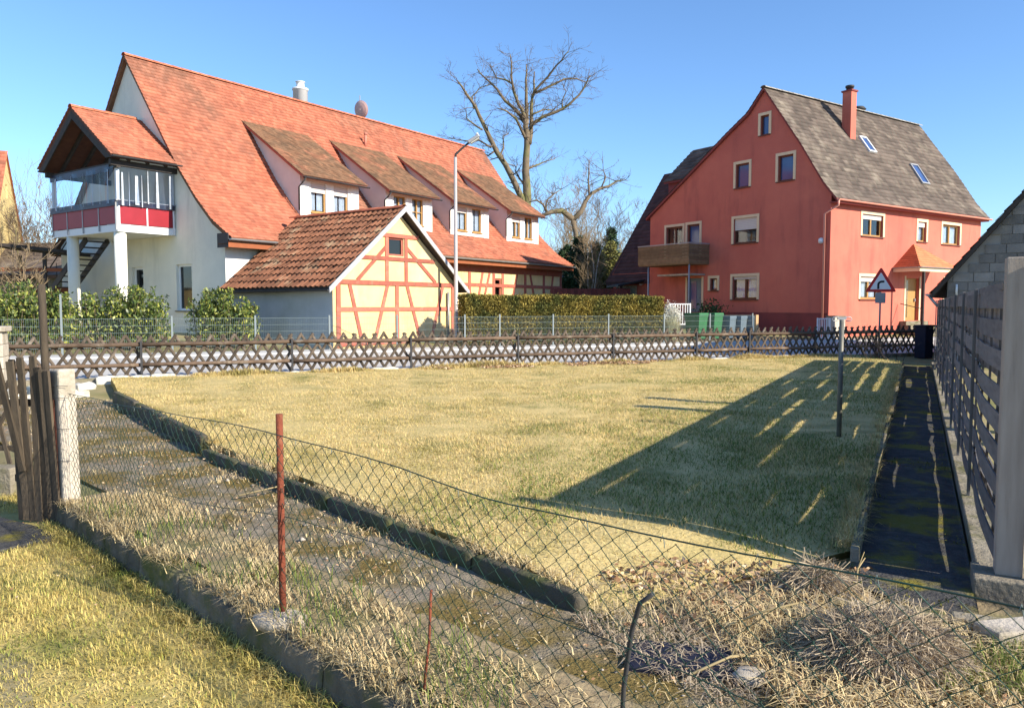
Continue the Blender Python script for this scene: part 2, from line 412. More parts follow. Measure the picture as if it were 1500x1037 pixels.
def sheet(name, poly, m, zf, step=.35, amp=0.0, nscale=1.0, skirt=.3):
    """a gridded sheet clipped to a convex-ish polygon by scanlines along Y"""
    xs = [p[0] for p in poly]; ys = [p[1] for p in poly]
    def span(y):
        c = []
        for i in range(len(poly)):
            (x0, y0), (x1, y1) = poly[i], poly[(i + 1) % len(poly)]
            if (y0 - y) * (y1 - y) <= 0 and abs(y1 - y0) > 1e-9:
                c.append(x0 + (x1 - x0) * (y - y0) / (y1 - y0))
        return (min(c), max(c)) if c else None
    ylist = sorted(set(list(np.arange(min(ys), max(ys), step)) + ys))
    n = max(4, int((max(xs) - min(xs)) / step))
    V = []; F = []; rows = 0
    for y in ylist:
        sp = span(min(max(y, min(ys) + 1e-6), max(ys) - 1e-6))
        if sp is None: continue
        for i in range(n + 1):
            x = sp[0] + (sp[1] - sp[0]) * i / n
            z = zf(x, y)
            if amp: z += amp * mnoise.noise((x * nscale, y * nscale, 3.1))
            V.append((x, y, z))
        if rows:
            b = (rows - 1) * (n + 1)
            for i in range(n): F.append((b + i, b + i + 1, b + n + 2 + i, b + n + 1 + i))
        rows += 1
    if skirt:
        loop = list(range(n + 1)) + [r * (n + 1) + n for r in range(1, rows)] + [(rows - 1) * (n + 1) + i for i in range(n - 1, -1, -1)] + [r * (n + 1) for r in range(rows - 2, 0, -1)]
        base = len(V)
        for i in loop: V.append((V[i][0], V[i][1], V[i][2] - skirt))
        for i in range(len(loop)):
            j = (i + 1) % len(loop); F.append((loop[i], loop[j], base + j, base + i))
    return tag(inst(name, mesh_np(name, np.array(V), np.array(F), m, smooth=True)), kind='structure')

def strip(name, O, D, t0, t1, w0, w1, m, dz, n=60):
    """strip of road along a line, draped over the terrain"""
    N_ = Vector((-D.y, D.x)); V = []; F = []
    ks = 9
    for i in range(n + 1):
        t = t0 + (t1 - t0) * i / n
        for k in range(ks + 1):
            w = w0 + (w1 - w0) * max(0, k - 1) / (ks - 1)
            p = O + D * t + N_ * w
            V.append((p.x, p.y, gz(p.x, p.y) + dz - (.12 if k == 0 else 0)))
    for i in range(n):
        for k in range(ks): F.append((i * (ks + 1) + k, (i + 1) * (ks + 1) + k, (i + 1) * (ks + 1) + k + 1, i * (ks + 1) + k + 1))
    return tag(inst(name, mesh_np(name, np.array(V), np.array(F), m, smooth=True)), kind='structure')

strip('road', LAT_O, LAT_D, -60, 90, .45, 5.0, M['asphalt'], .012)
strip('pavement', LAT_O, LAT_D, -60, 90, 5.0, 5.75, M['pavement'], .06)

# lawn of the garden plot
FO = Vector((2.62, 4.23)); FA = R(27.77); FD = Vector((math.sin(FA), math.cos(FA))); FN = Vector((-FD.y, FD.x))
def fp(t, w): return FO + FD * t + FN * w
E0, E1, E2 = Vector((-6.81, 13.08)), Vector((-3.40, 8.45)), Vector((.37, 4.04))
def on_lat(px): return LAT_O + LAT_D * px
l0 = fp(.65, .69); l1 = fp(18.6, .69); la = LAT_O + LAT_D * .6 - LAT_N * .42; lb = LAT_O + LAT_D * 21.5 - LAT_N * .42
LAWN = [(E2.x + .12, E2.y + .02), (l0.x, l0.y), (l1.x, l1.y), (lb.x, lb.y), (la.x, la.y), (E0.x + .08, E0.y + .1), (E1.x + .08, E1.y + .08)]
def lawn_z(x, y):
    # falls off towards the dry border at the path end
    ax, ay = E2.x + .12, E2.y + .02; bx_, by_ = l0.x, l0.y; L_ = math.hypot(bx_ - ax, by_ - ay)
    d = ((y - ay) * (bx_ - ax) - (x - ax) * (by_ - ay)) / L_
    return .0 + .11 * min(1, max(0, d / .75)) ** .8
sheet('lawn', LAWN, M['lawn'], lawn_z, .3, .025, .9)

# path along the wire fence (concrete, mossy)
def fpt(t, w): p = FEN_R + FEN_D * t + FEN_N * w; return (p.x, p.y)
PATH = [fpt(4.5, .62), fpt(4.5, 1.25), (E2.x + .3, E2.y - .35), (E2.x, E2.y), (E1.x, E1.y), (E0.x, E0.y + .4), fpt(-13.5, .2), fpt(-3.4, .35), fpt(0, .55)]
sheet('garden_path', PATH, M['path'], lambda x, y: -.008, .25, .012, 2.0)
# ground strip between wall and path + right corner
soil_poly = [fpt(-3.6, .08), fpt(5.2, .08), fpt(5.2, 1.5), (2.9, 3.9), (l0.x + .1, l0.y - .1), (E2.x + .5, E2.y + .25), (E2.x, E2.y)]
sheet('soil_border', [fpt(-3.6, .08), fpt(5.0, .08), fpt(5.0, .66), fpt(0, .58), fpt(-3.6, .40)], M['soil'], lambda x, y: .0, .2, .03, 2.5)
sheet('soil_corner', [fpt(1.9, 1.15), fpt(5.0, .6), (3.6, 2.2), (2.75, 4.2), (2.25, 4.85), (.75, 4.45)], M['soil'], lambda x, y: -.012, .2, .02, 2.5, .08)
# dark walkway beside the slatted fence
W_ = [fp(-.5, .02), fp(-.1, .68), fp(18.6, .65), fp(18.6, .02)]
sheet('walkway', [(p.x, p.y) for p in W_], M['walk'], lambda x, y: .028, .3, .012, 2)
# our own lower lawn
sheet('near_lawn', [fpt(-9, -.06), fpt(5.0, -.06), fpt(5, -6), fpt(-9, -6)], M['near_lawn'], lambda x, y: NEAR_Z, .25, .05, 1.3)

# ------------------------------------------------------------------ building helpers
def clip_poly(poly, a0, a1, b0, b1):
    def cut(pts, ins, inter):
        out = []
        for i in range(len(pts)):
            p, q = pts[i], pts[(i + 1) % len(pts)]
            if ins(p):
                out.append(p)
                if not ins(q): out.append(inter(p, q))
            elif ins(q): out.append(inter(p, q))
        return out
    def ix(v): return lambda p, q: (v, p[1] + (q[1] - p[1]) * (v - p[0]) / (q[0] - p[0]))
    def iy(v): return lambda p, q: (p[0] + (q[0] - p[0]) * (v - p[1]) / (q[1] - p[1]), v)
    for ins, it in ((lambda p: p[0] >= a0, ix(a0)), (lambda p: p[0] <= a1, ix(a1)), (lambda p: p[1] >= b0, iy(b0)), (lambda p: p[1] <= b1, iy(b1))):
        if len(poly) < 3: return []
        poly = cut(poly, ins, it)
    return poly

def wall(mb, poly, holes, fn, depth=.16):
    """wall sheet with real openings and reveals; fn(a, b, d): d is depth inward"""
    As = sorted(set([min(p[0] for p in poly), max(p[0] for p in poly)] + [h for q in holes for h in q[:2]]))
    Bs = sorted(set([min(p[1] for p in poly), max(p[1] for p in poly)] + [h for q in holes for h in q[2:4]]))
    for i in range(len(As) - 1):
        for j in range(len(Bs) - 1):
            ca, cb = (As[i] + As[i + 1]) / 2, (Bs[j] + Bs[j + 1]) / 2
            if any(h[0] < ca < h[1] and h[2] < cb < h[3] for h in holes): continue
            c = clip_poly(list(poly), As[i], As[i + 1], Bs[j], Bs[j + 1])
            if len(c) >= 3: mb.face([fn(a, b, 0) for a, b in c])
    for h in holes:
        a0, a1, b0, b1 = h[:4]
        for (p, q) in (((a0, b0), (a1, b0)), ((a1, b0), (a1, b1)), ((a1, b1), (a0, b1)), ((a0, b1), (a0, b0))):
            mb.face([fn(p[0], p[1], 0), fn(q[0], q[1], 0), fn(q[0], q[1], depth), fn(p[0], p[1], depth)])

def window(parent, h, fn, frame='win_brown', pane='glass', depth=.13, mull=1, bar=.055, surround=None, sw=.13, blind=0, curtain_sky=False, sill=True, flat=False, name='window', sillm=None, hbar=None):
    a0, a1, b0, b1 = h[:4]
    mb = MB(); g = lambda a, d, b: fn(a, b, d)
    d0, d1 = depth - .05, depth + .02
    mb.box(a0, a0 + bar, d0, d1, b0, b1, g); mb.box(a1 - bar, a1, d0, d1, b0, b1, g)
    mb.box(a0 + bar, a1 - bar, d0, d1, b0, b0 + bar, g); mb.box(a0 + bar, a1 - bar, d0, d1, b1 - bar, b1, g)
    for k in range(mull):
        c = a0 + (a1 - a0) * (k + 1) / (mull + 1)
        mb.box(c - bar * .6, c + bar * .6, d0 - .003, d1, b0 + bar, b1 - bar, g)
    if hbar:
        for q in hbar:
            c = b0 + (b1 - b0) * q; mb.box(a0 + bar, a1 - bar, d0 + .004, d1 - .01, c - .015, c + .015, g)
    w = mb.build(name if not flat else 'window_frame', M[frame], parent)
    sp = parent if flat else w
    MB().box(a0 + bar * .5, a1 - bar * .5, depth - .012, depth - .004, b0 + bar * .5, b1 - bar * .5, g).build('pane', M[pane], sp)
    if blind:
        mb = MB(); z0 = b1 - (b1 - b0) * blind; n = max(2, int((b1 - z0) / .07))
        for k in range(n):
            q0 = z0 + (b1 - z0) * k / n; q1 = z0 + (b1 - z0) * (k + .93) / n
            mb.box(a0 + .02, a1 - .02, d0 - .035, d0 - .012, q0, q1, g)
        mb.build('blind', M['blind'], sp)
    if curtain_sky:
        mb = MB(); n = 14
        for s0, s1 in ((.04, .46), (.54, .96)):
            for k in range(n):
                u0, u1 = s0 + (s1 - s0) * k / n, s0 + (s1 - s0) * (k + 1) / n
                e0, e1 = .06 + .02 * math.sin(k * 1.9), .06 + .02 * math.sin((k + 1) * 1.9)
                x0, x1 = a0 + (a1 - a0) * u0, a0 + (a1 - a0) * u1
                mb.face([fn(x0, b0 + .1, depth + e0), fn(x1, b0 + .1, depth + e1), fn(x1, b1 - .05, depth + e1), fn(x0, b1 - .05, depth + e0)])
        mb.build('curtain_sky', M['curtain_sky'], sp)
    if surround:
        mb = MB()
        mb.box(a0 - sw, a0, -.025, .02, b0 - .0, b1 + sw, g); mb.box(a1, a1 + sw, -.025, .02, b0, b1 + sw, g); mb.box(a0, a1, -.025, .02, b1, b1 + sw, g)
        mb.build('surround', M[surround], sp)
    if sill:
        MB().box(a0 - sw * .6, a1 + sw * .6, -.07, depth - .05, b0 - .05, b0 - .003, g).build('sill', M[sillm or frame], sp)
    return w

def tile_field(name, prof, x0, x1, fn, course, tw, m, parent, skip=None, thick=.024, jit=.006):
    """overlapping tiles along a roof profile (list of (y, z) from eave to ridge); fn(x, y, z)"""
    prof = [Vector(p) for p in prof]
    seg = [(prof[i + 1] - prof[i]).length for i in range(len(prof) - 1)]; tot = sum(seg)
    def at(s):
        s = max(0, min(tot - 1e-6, s)); i = 0
        while s > seg[i]: s -= seg[i]; i += 1
        d = (prof[i + 1] - prof[i]) / seg[i]
        return prof[i] + d * s, Vector((-d.y, d.x))
    V = []; F = []; rn = []
    n = int(tot / course); cs = tot / n
    lr = random.Random(len(name) * 17 + int(tot * 100))
    for i in range(n):
        p, nr = at(i * cs); q, nq = at(i * cs + cs * 1.12)
        off = (tw / 2 if i % 2 else 0) - tw / 2
        if nr.y < 0: nr = -nr; nq = -nq
        k = 0; x = x0 + off
        while x < x1:
            xa, xb = max(x, x0), min(x + tw - .006, x1)
            x += tw
            if xb - xa < .02: continue
            if skip and skip((xa + xb) / 2, (p.x + q.x) / 2): continue
            r = lr.random(); t = thick + lr.uniform(0, jit); tl = lr.uniform(-jit, jit) * .6
            a = p + nr * (t); b = p + nr * .001; c = q + nq * .004
            base = len(V)
            V += [fn(xa, b.x, b.y), fn(xb, b.x, b.y), fn(xa, a.x, a.y + tl), fn(xb, a.x, a.y - tl), fn(xa, c.x, c.y), fn(xb, c.x, c.y)]
            F += [(base, base + 1, base + 3, base + 2), (base + 2, base + 3, base + 5, base + 4)]
            rn += [r] * 6
    o = inst(name, mesh_np(name, np.array([tuple(v) for v in V]), np.array(F), m, rn), parent)
    o['kind'] = 'stuff'
    return o

def ident(x, y, z): return (x, y, z)
def gutter(p, q, m, parent, r=.065, name='gutter'):
    p, q = Vector(p), Vector(q); d = (q - p).normalized(); a = d.cross(Vector((0, 0, 1))).normalized()
    mb = MB(); n = 8
    pr = []
    for e in (p, q):
        pr.append([e + a * (r * math.cos(math.pi + math.pi * k / n)) + Vector((0, 0, 1)) * (r * math.sin(math.pi + math.pi * k / n)) for k in range(n + 1)])
    for k in range(n): mb.face([pr[0][k], pr[1][k], pr[1][k + 1], pr[0][k + 1]], True)
    mb.face(pr[0]); mb.face(pr[1])
    return mb.build(name, m, parent)

# ------------------------------------------------------------------ long farmhouse with red roof
HA = R(90 - 35.3)
Ho = Vector((-10.25, 27.74))
LA = 22.9; WA = 12.2
house = thing('farmhouse', 'long cream farmhouse with steep red tiled roof, four dormers and a roofed balcony', 'house', (Ho.x, Ho.y, 0), HA)
profF = [(-.66, 4.04), (.5, 4.74), (1.5, 5.66), (2.6, 6.88), (3.5, 8.06), (6.1, 11.55)]
profB = [(WA + .66 - (p[0] + .66), p[1]) for p in profF]
def inset(prof, d):
    out = []
    for y, z in prof: out.append((y, z - d))
    return out
gpoly = [(0, .3), (0, 4.28)] + [(y, z - .16) for y, z in profF[1:]] + [(y, z - .16) for y, z in reversed(profB[1:-1])] + [(WA, 4.28), (WA, .3)]
gh = [(2.11, 3.12, 1.47, 3.21), (5.45, 6.28, .95, 3.19)]
fnG = lambda a, b, d: (d, a, b)
mb = MB(); wall(mb, gpoly, gh, fnG, .2)
wall(mb, gpoly, [], lambda a, b, d: (LA - d, a, b))
mb.face([(0, WA, .3), (LA, WA, .3), (LA, WA, 4.28), (0, WA, 4.28)])
mb.build('gable_wall', M['cream_plaster'], house)
fnS = lambda a, b, d: (a, d, b)
sh_ = [(16.15, 16.75, 2.0, 3.1)]
mb = MB(); wall(mb, [(0, .3), (6.2, .3), (6.2, 4.28), (0, 4.28)], [], fnS); mb.build('side_wall', M['white_plaster'], house)
mb = MB(); wall(mb, [(6.2, .3), (LA, .3), (LA, 4.28), (6.2, 4.28)], sh_, fnS); mb.build('infill_wall', M['infill'], house)
window(house, gh[0], fnG, 'win_white', 'glass_dark', .16, 0, .08, None, .1, sillm='concrete')
window(house, gh[1], fnG, 'win_white', 'glass_dark', .16, 0, .09, None, .1, sill=False, name='door')
window(house, sh_[0], fnS, 'timber', 'glass', .1, 0, .09, None, .08, sill=False)
# timber frame of the street wall beyond the shed
def beam2(parent, p, q, w, fn, dp=.022, name='beam', m='timber'):
    (a0, b0), (a1, b1) = p, q
    L_ = math.hypot(a1 - a0, b1 - b0); ux, uy = (a1 - a0) / L_, (b1 - b0) / L_
    mb = MB(); nx, ny = -uy * w / 2, ux * w / 2
    poly = [(a0 + nx, b0 + ny), (a0 - nx, b0 - ny), (a1 - nx, b1 - ny), (a1 + nx, b1 + ny)]
    mb.prism(poly, lambda a, b, d: fn(a, b, d), -dp * 1.6, .004)
    return mb.build(name, M[m], parent)
for p, q, w, dp in [((6.3, 3.55), (22.85, 3.55), .34, .03), ((6.3, 2.72), (22.85, 2.72), .17, .026), ((6.3, 1.2), (22.85, 1.2), .18, .026)] + \
        [((x, .4), (x, 3.4), .2, .022) for x in (6.6, 9.2, 11.6, 14.0, 16.05, 16.86, 19.0, 20.9, 22.75)] + \
        [((14.3, .5), (15.1, 3.38), .16, .019), ((18.2, 3.38), (17.3, .5), .16, .019), ((19.5, 3.38), (20.4, .5), .16, .019), ((21.2, .5), (21.9, 3.38), .16, .019), ((12.2, 3.38), (13.2, .5), .16, .019), ((15.2, 2.0), (15.7, 3.38), .15, .0185)]:
    beam2(house, p, q, w, fnS, dp)
# roof
th = .17
poly = profF + list(reversed(profB[:-1]))
low = [(y, z - th) for y, z in reversed(poly)]
roof = MB()
for seg in range(len(poly) - 1):
    (y0, z0), (y1, z1) = poly[seg], poly[seg + 1]
    roof.prism([(y0, z0 - .012), (y1, z1 - .012), (y1, z1 - th), (y0, z0 - th)], lambda a, b, d: (d, a, b), -.16, LA + .2)
roof_o = roof.build('roof', M['roof_wood'], house)
tile_field('roof_tiles', profF, -.2, LA + .24, ident, .20, .19, M['tile_red'], roof_o, thick=.036, jit=.010)
tile_field('roof_tiles', [(y, z) for y, z in profB], -.2, LA + .24, ident, .3, .38, M['tile_red'], roof_o)
# verge trim
rt = MB()
n = 8
for k in range(n):
    a0, a1 = math.pi * k / n, math.pi * (k + 1) / n
    rt.face([(0, .14 * math.cos(a0), .11 * math.sin(a0)), (.42, .13 * math.cos(a0), .10 * math.sin(a0)), (.42, .13 * math.cos(a1), .10 * math.sin(a1)), (0, .14 * math.cos(a1), .11 * math.sin(a1))], True)
ridge_me = rt.mesh('ridge_tile', mat('ridge_red', (.55, .17, .085), (.46, .13, .065), 2, rough=.8, rnd=.2))
k = -.2
while k < LA + .1:
    inst('ridge_tile', ridge_me, house, (k, 6.1, 11.52)); k += .41
gutter((-.3, -.74, 4.0), (LA + .3, -.74, 3.95), M['zinc'], house, .075)
MB().box(-.3, LA + .3, -.62, -.02, 3.80, 3.84).build('soffit', M['roof_wood'], house)
MB().box(-.3, LA + .3, -.64, -.61, 3.70, 3.92).build('fascia', M['rust_wood'], house)
MB().box(-.3, -.27, -.62, .02, 3.70, 4.2).build('eave_end', M['dark_metal'], house)
# chimney, dish, vent
mb = MB(); mb.lathe([(.36, 10.6), (.36, 12.35), (.40, 12.36), (.40, 12.44), (.2, 12.45), (.2, 12.75), (.24, 12.76), (.24, 12.78)], 20, (9.2, 6.9, 0))
mb.build('chimney', M['white_metal'], house)
dish = MB()
prof = [(.02, -.10), (.2, -.085), (.36, -.05), (.47, 0)]
mm = Matrix.Translation((12.85, 6.4, 12.1)) @ Euler((R(80), 0, R(150) - HA)).to_matrix().to_4x4()
nn = 24
for i in range(len(prof) - 1):
    for k in range(nn):
        c = []
        for (r_, z_), an in ((prof[i], k), (prof[i], k + 1), (prof[i + 1], k + 1), (prof[i + 1], k)):
            c.append(mm @ Vector((r_ * math.cos(2 * math.pi * an / nn), r_ * math.sin(2 * math.pi * an / nn), z_)))
        dish.face(c, True)
dish_o = dish.build('satellite_dish', M['dish_pink'], house)
MB().tube([(12.85, 6.5, 11.2), (12.85, 6.5, 12.85)], .025, 6).build('mast', M['grey_metal'], dish_o)
mb = MB(); mb.tube([(11.5, 4.75, 9.7), (11.5, 4.7, 10.35)], .06, 8); mb.lathe([(.10, 0), (.10, .05), (.02, .1)], 8, (11.5, 4.7, 10.33)); mb.build('vent_pipe', M['brick_pipe'], house)
# skylight between the dormers
for (xs, ys) in [(8.35, 1.55)]:
    d = Vector((0, 1.0, .95)).normalized(); nrm = Vector((0, -d.z, d.y)); c = Vector((xs, 1.6, 5.72))
    def fnR(a, b, e): return Vector((xs + a, 0, 0)) + Vector((0, 1.45, 5.56)) + d * b + nrm * e
    mb = MB(); g2 = lambda a, e, b: fnR(a, b, e)
    mb.box(-.4, -.32, 0, .1, 0, 1.1, g2).box(.32, .4, 0, .1, 0, 1.1, g2).box(-.32, .32, 0, .1, 0, .08, g2).box(-.32, .32, 0, .1, 1.02, 1.1, g2)
    o = mb.build('skylight', M['grey_metal'], house)
    MB().box(-.33, .33, .05, .06, .07, 1.03, g2).build('pane', M['glass_sky_tint'], o)
# dormers
def zmain(y): return float(np.interp(y, [p[0] for p in profF], [p[1] for p in profF]))
def dormer(x0, w, i):
    yf, ye, yt = 1.1, .70, 4.65
    zt = zmain(yt); ze = 6.93; sl = (zt - ze) / (yt - ye)
    rz = lambda y: ze + (y - ye) * sl
    zb = zmain(yf) - .05; ztop = rz(yf) - .14
    hs = [(.56, 1.36, zb + .30, ztop - .28), (1.80, 2.60, zb + .30, ztop - .28)]
    fn = lambda a, b, d: (x0 + a, yf + d, b)
    mb = MB(); wall(mb, [(0, zb), (w, zb), (w, ztop), (0, ztop)], hs, fn, .14)
    d = mb.build('dormer', M['white_plaster'], house)
    # the street front is framed by proud white lining
    for q0, q1 in ((-.02, .44), (w - .44, w + .02)):
        MB().box(q0, q1, -.03, .0, zb + .05, ztop, lambda a, e, b: fn(a, b, e)).build('corner_lining', M['white_plaster'], d)
    for q, h in enumerate(hs):
        window(d, h, fn, 'win_wood', 'glass', .12, 1 if i in (1, 3) else 0, .06, None, .06, blind=[.34, .0, .25, .3][i] if q == 0 or i == 0 else .0, flat=True, curtain_sky=True, hbar=[.5] if i == 1 else None)  # pale blue curtains imitate sky reflected in the dormer windows
    # cheeks
    for xx in (0.0, w):
        ys = np.linspace(yf, yt, 14)
        top = [(y, rz(y) - .12) for y in ys]; bot = [(y, zmain(y) - .1) for y in ys]
        c = MB()
        for k in range(13):
            if top[k + 1][1] < bot[k + 1][1] and top[k][1] < bot[k][1]: continue
            c.face([(x0 + xx, *bot[k]), (x0 + xx, *bot[k + 1]), (x0 + xx, *top[k + 1]), (x0 + xx, *top[k])])
        c.build('cheek', M['cheek'], d)
    pr = MB()
    pr.prism([(ye, ze - .015), (yt + .05, rz(yt + .05) - .015), (yt + .05, rz(yt + .05) - .12), (ye, ze - .13)], lambda a, b, dd: (x0 + dd, a, b), -.17, w + .17)
    ro = pr.build('dormer_roof', M['timber'], d)
    tile_field('dormer_tiles', [(ye - .04, ze - .02), (yt + .08, rz(yt + .08))], x0 - .2, x0 + w + .2, ident, .20, .19, M['tile_moss'], d)
    gutter((x0 - .2, ye - .07, ze - .06), (x0 + w + .25, ye - .07, ze - .08), M['dark_metal'], d, .06)
    MB().tube([(x0 - .08, ye - .07, ze - .12), (x0 - .1, ye + .1, ze - .28), (x0 - .1, yf - .06, ze - .45), (x0 - .1, yf - .06, zb + .3)], .035, 6).build('downpipe', M['dark_metal'], d)
    return d
M['cheek'] = mat('cheek', (.68, .66, .60), (.61, .59, .54), 2, rough=.9, bump=.2, bscale=50)
for i, x in enumerate((4.3, 9.2, 13.85, 18.75)):
    dormer(x, 3.2, i)
# balcony on the gable
by0, by1, bd = 3.08, 7.92, 2.22
mb = MB(); mb.box(-bd, -.003, by0, by1, 4.30, 4.56)
balc = mb.build('balcony', M['white_metal'], house)
def rail_panel(a, b, c, d, parent):
    mb = MB(); mb.beam((a, b, 4.90), (c, d, 4.90), .025, .64); return mb.build('railing_panel', M['panel_red'], parent)
fy = np.linspace(by0 + .05, by1 - .05, 5)
for k in range(4): rail_panel(-bd - .02, fy[k] + .03, -bd - .02, fy[k + 1] - .03, balc)
fx = np.linspace(-bd + .05, -.1, 3)
for k in range(2): rail_panel(fx[k] + .03, by0 - .02, fx[k + 1] - .03, by0 - .02, balc)
rail_panel(-bd + .1, by1 + .02, -.1, by1 + .02, balc)
for y in fy: MB().box(-bd - .05, -bd + .0, y - .025, y + .025, 4.35, 5.38).build('railing_post', M['grey_metal'], balc)
for x in fx: MB().box(x - .025, x + .025, by0 - .05, by0, 4.35, 5.38).build('railing_post', M['white_metal'], balc)
mb = MB(); mb.box(-bd - .06, -bd + .01, by0 - .06, by1 + .06, 5.38, 5.43); mb.box(-bd + .01, 0, by0 - .06, by0 + .01, 5.381, 5.431); mb.build('handrail', M['grey_metal'], balc)
# columns
for (x, y) in ((-2.0, 3.35), (-2.0, 6.85)):
    MB().lathe([(.21, .2), (.21, 4.30)], 20, (x, y, 0)).build('column', M['cream_plaster'], balc)
# balcony roof
zr, ze_ = 8.92, 6.93; ym = 5.32
pr = MB(); X0, X1 = -2.62, -.01
for (ya, yb) in ((2.62, ym), (8.02, ym)):
    pr.prism([(ya, ze_ - .02), (yb, zr - .02), (yb, zr - .16), (ya, ze_ - .14)], lambda a, b, d: (d, a, b), X0, X1)
bro = pr.build('balcony_roof', M['soffit_dark'], house)
tile_field('balcony_tiles', [(2.58, ze_ - .02), (ym, zr)], X0 - .05, X1, ident, .20, .19, M['tile_red'], bro, thick=.036)
tile_field('balcony_tiles', [(8.06, ze_ - .02), (ym, zr)], X0 - .05, X1, ident, .20, .19, M['tile_red'], bro, thick=.036)
k = X0 - .05
while k < -.3: inst('ridge_tile', ridge_me, bro, (k, ym, zr - .03)); k += .41
MB().prism([(2.62, ze_ - .12), (3.0, ze_ - .12), (ym, zr - .45), (ym, zr - .16)], lambda a, b, d: (d, a, b), X0, X0 + .05).build('barge_board', M['dark_wood'], bro)
MB().prism([(8.02, ze_ - .12), (7.64, ze_ - .12), (ym, zr - .45), (ym, zr - .16)], lambda a, b, d: (d, a, b), X0 + .001, X0 + .051).build('barge_board', M['dark_wood'], bro)
gutter((X0, 2.54, ze_ - .06), (X1, 2.54, ze_ - .06), M['dark_metal'], bro, .06)
gutter((X0, 8.1, ze_ - .06), (X1, 8.1, ze_ - .06), M['dark_metal'], bro, .06)
for p, q in [((-bd, 2.9, ze_ - .3), (-bd, 7.8, ze_ - .3)), ((-2.5, 2.95, ze_ - .24), (0, 2.95, ze_ - .24)), ((-2.5, 7.75, ze_ - .24), (0, 7.75, ze_ - .24))]:
    MB().beam(p, q, .14, .2).build('tie_beam', M['dark_wood'], bro)
for x in (-1.9, -1.2, -.5):
    for (ya, yb) in ((2.75, ym), (7.9, ym)):
        MB().beam((x, ya, ze_ - .12), (x, yb, zr - .24), .1, .14).build('rafter', M['dark_wood'], bro)
for (x, y) in ((-bd + .06, by0 + .06), (-bd + .06, by1 - .06), (-.1, by0 + .06)):
    MB().box(x - .06, x + .06, y - .06, y + .06, 4.56, ze_ - .35).build('roof_post', M['white_metal'], balc)
# clear plastic curtains, wavy sheets in strips
def film(p, q, n, z0, z1, seed):
    mb = MB(); p, q = Vector(p), Vector(q); d = q - p; L_ = d.length; nr = Vector((d.y, -d.x, 0)).normalized(); rows_ = 6
    for j in range(rows_ + 1):
        f = j / rows_
        for k in range(n + 1):
            a = p + d * (k / n); x = L_ * k / n
            off = (.05 * math.sin(x * 5.1 + seed) + .03 * math.sin(x * 13 + seed * 2)) * (1 - f)
            low = .06 * math.sin(x * 3.3 + seed)
            mb.v.append((a.x + nr.x * off, a.y + nr.y * off, z0 + low + (z1 - z0 - low) * f))
    for j in range(rows_):
        for k in range(n):
            i = j * (n + 1) + k; mb.f.append([i, i + 1, i + n + 2, i + n + 1]); mb.smooth.append(True)
    return mb
film((-bd - .1, by0, 0), (-bd - .1, by1, 0), 70, 5.30, 6.58, 3).build('plastic_curtain', M['plastic_film'], balc)
film((-bd, by0 - .1, 0), (-.05, by0 - .1, 0), 40, 5.28, 6.68, 5).build('plastic_curtain', M['plastic_film'], balc)
# white folds of the film and the dark hem
lr = random.Random(4)
M['film_white'] = mat('film_white', (.70, .74, .80), (.5, .55, .62), 6, rough=.3, transl=.3)
M['film_hem'] = mat('film_hem', (.03, .035, .075), (.02, .02, .03), 4, rough=.4)
for (x, wd) in ((-2.12, .10), (-1.85, .04), (-1.62, .16), (-1.15, .06), (-.82, .12), (-.3, .10), (-1.38, .05)):
    mb = MB(); zt = lr.uniform(6.3, 6.65); zb_ = lr.uniform(5.2, 5.4)
    mb.face([(x, by0 - .135, zb_), (x + wd, by0 - .12, zb_), (x + wd * .8, by0 - .12, zt), (x + .02, by0 - .135, zt)]); mb.build('film_fold', M['film_white'], balc)
for (y, wd) in ((3.4, .07), (4.0, .02), (4.5, .03), (5.2, .02), (6.1, .04), (6.7, .02), (7.3, .10), (7.75, .03)):
    mb = MB(); mb.face([(-bd - .13, y, 5.3), (-bd - .13, y + wd, 5.3), (-bd - .12, y + wd * .8, 6.5), (-bd - .13, y, 6.5)]); mb.build('film_fold', M['film_white'], balc)
MB().box(-bd - .085, -bd - .07, by0, by1, 5.20, 5.42).build('curtain_hem', M['film_hem'], balc)
MB().box(-bd, -.05, by0 - .085, by0 - .075, 5.22, 5.40).build('curtain_hem', M['film_hem'], balc)
MB().box(-bd - .10, -bd - .085, by0 + .3, by1 - .1, 6.42, 6.66).build('awning', M['film_hem'], balc)
MB().box(-.9, -.5, 3.6, 4.6, 4.56, 5.5).build('bench', M['rust_wood'], balc)
# outside stair
st = MB()
for y_ in (-1.62, -.78):
    st.beam((y_, 6.55, 4.25), (y_, 11.7, .95), .05, .26)
stair = st.build('outside_stair', M['dark_metal'], house)
for k in range(15):
    t = (k + .5) / 15; y = 6.6 + (11.6 - 6.6) * t; z = 4.28 - 3.3 * t
    MB().box(-1.59, -.81, y - .14, y + .14, z - .02, z + .02).build('tread', M['dark_metal'], stair)
MB().tube([(-1.62, 6.6, 5.2), (-1.62, 11.7, 1.9)], .025, 6).build('handrail', M['dark_metal'], stair)
for k in range(5):
    y = 6.8 + k * 1.15; z = 4.1 - (y - 6.6) * .66
    MB().tube([(-1.62, y, z), (-1.62, y, z + .95)], .015, 5).build('baluster', M['dark_metal'], stair)

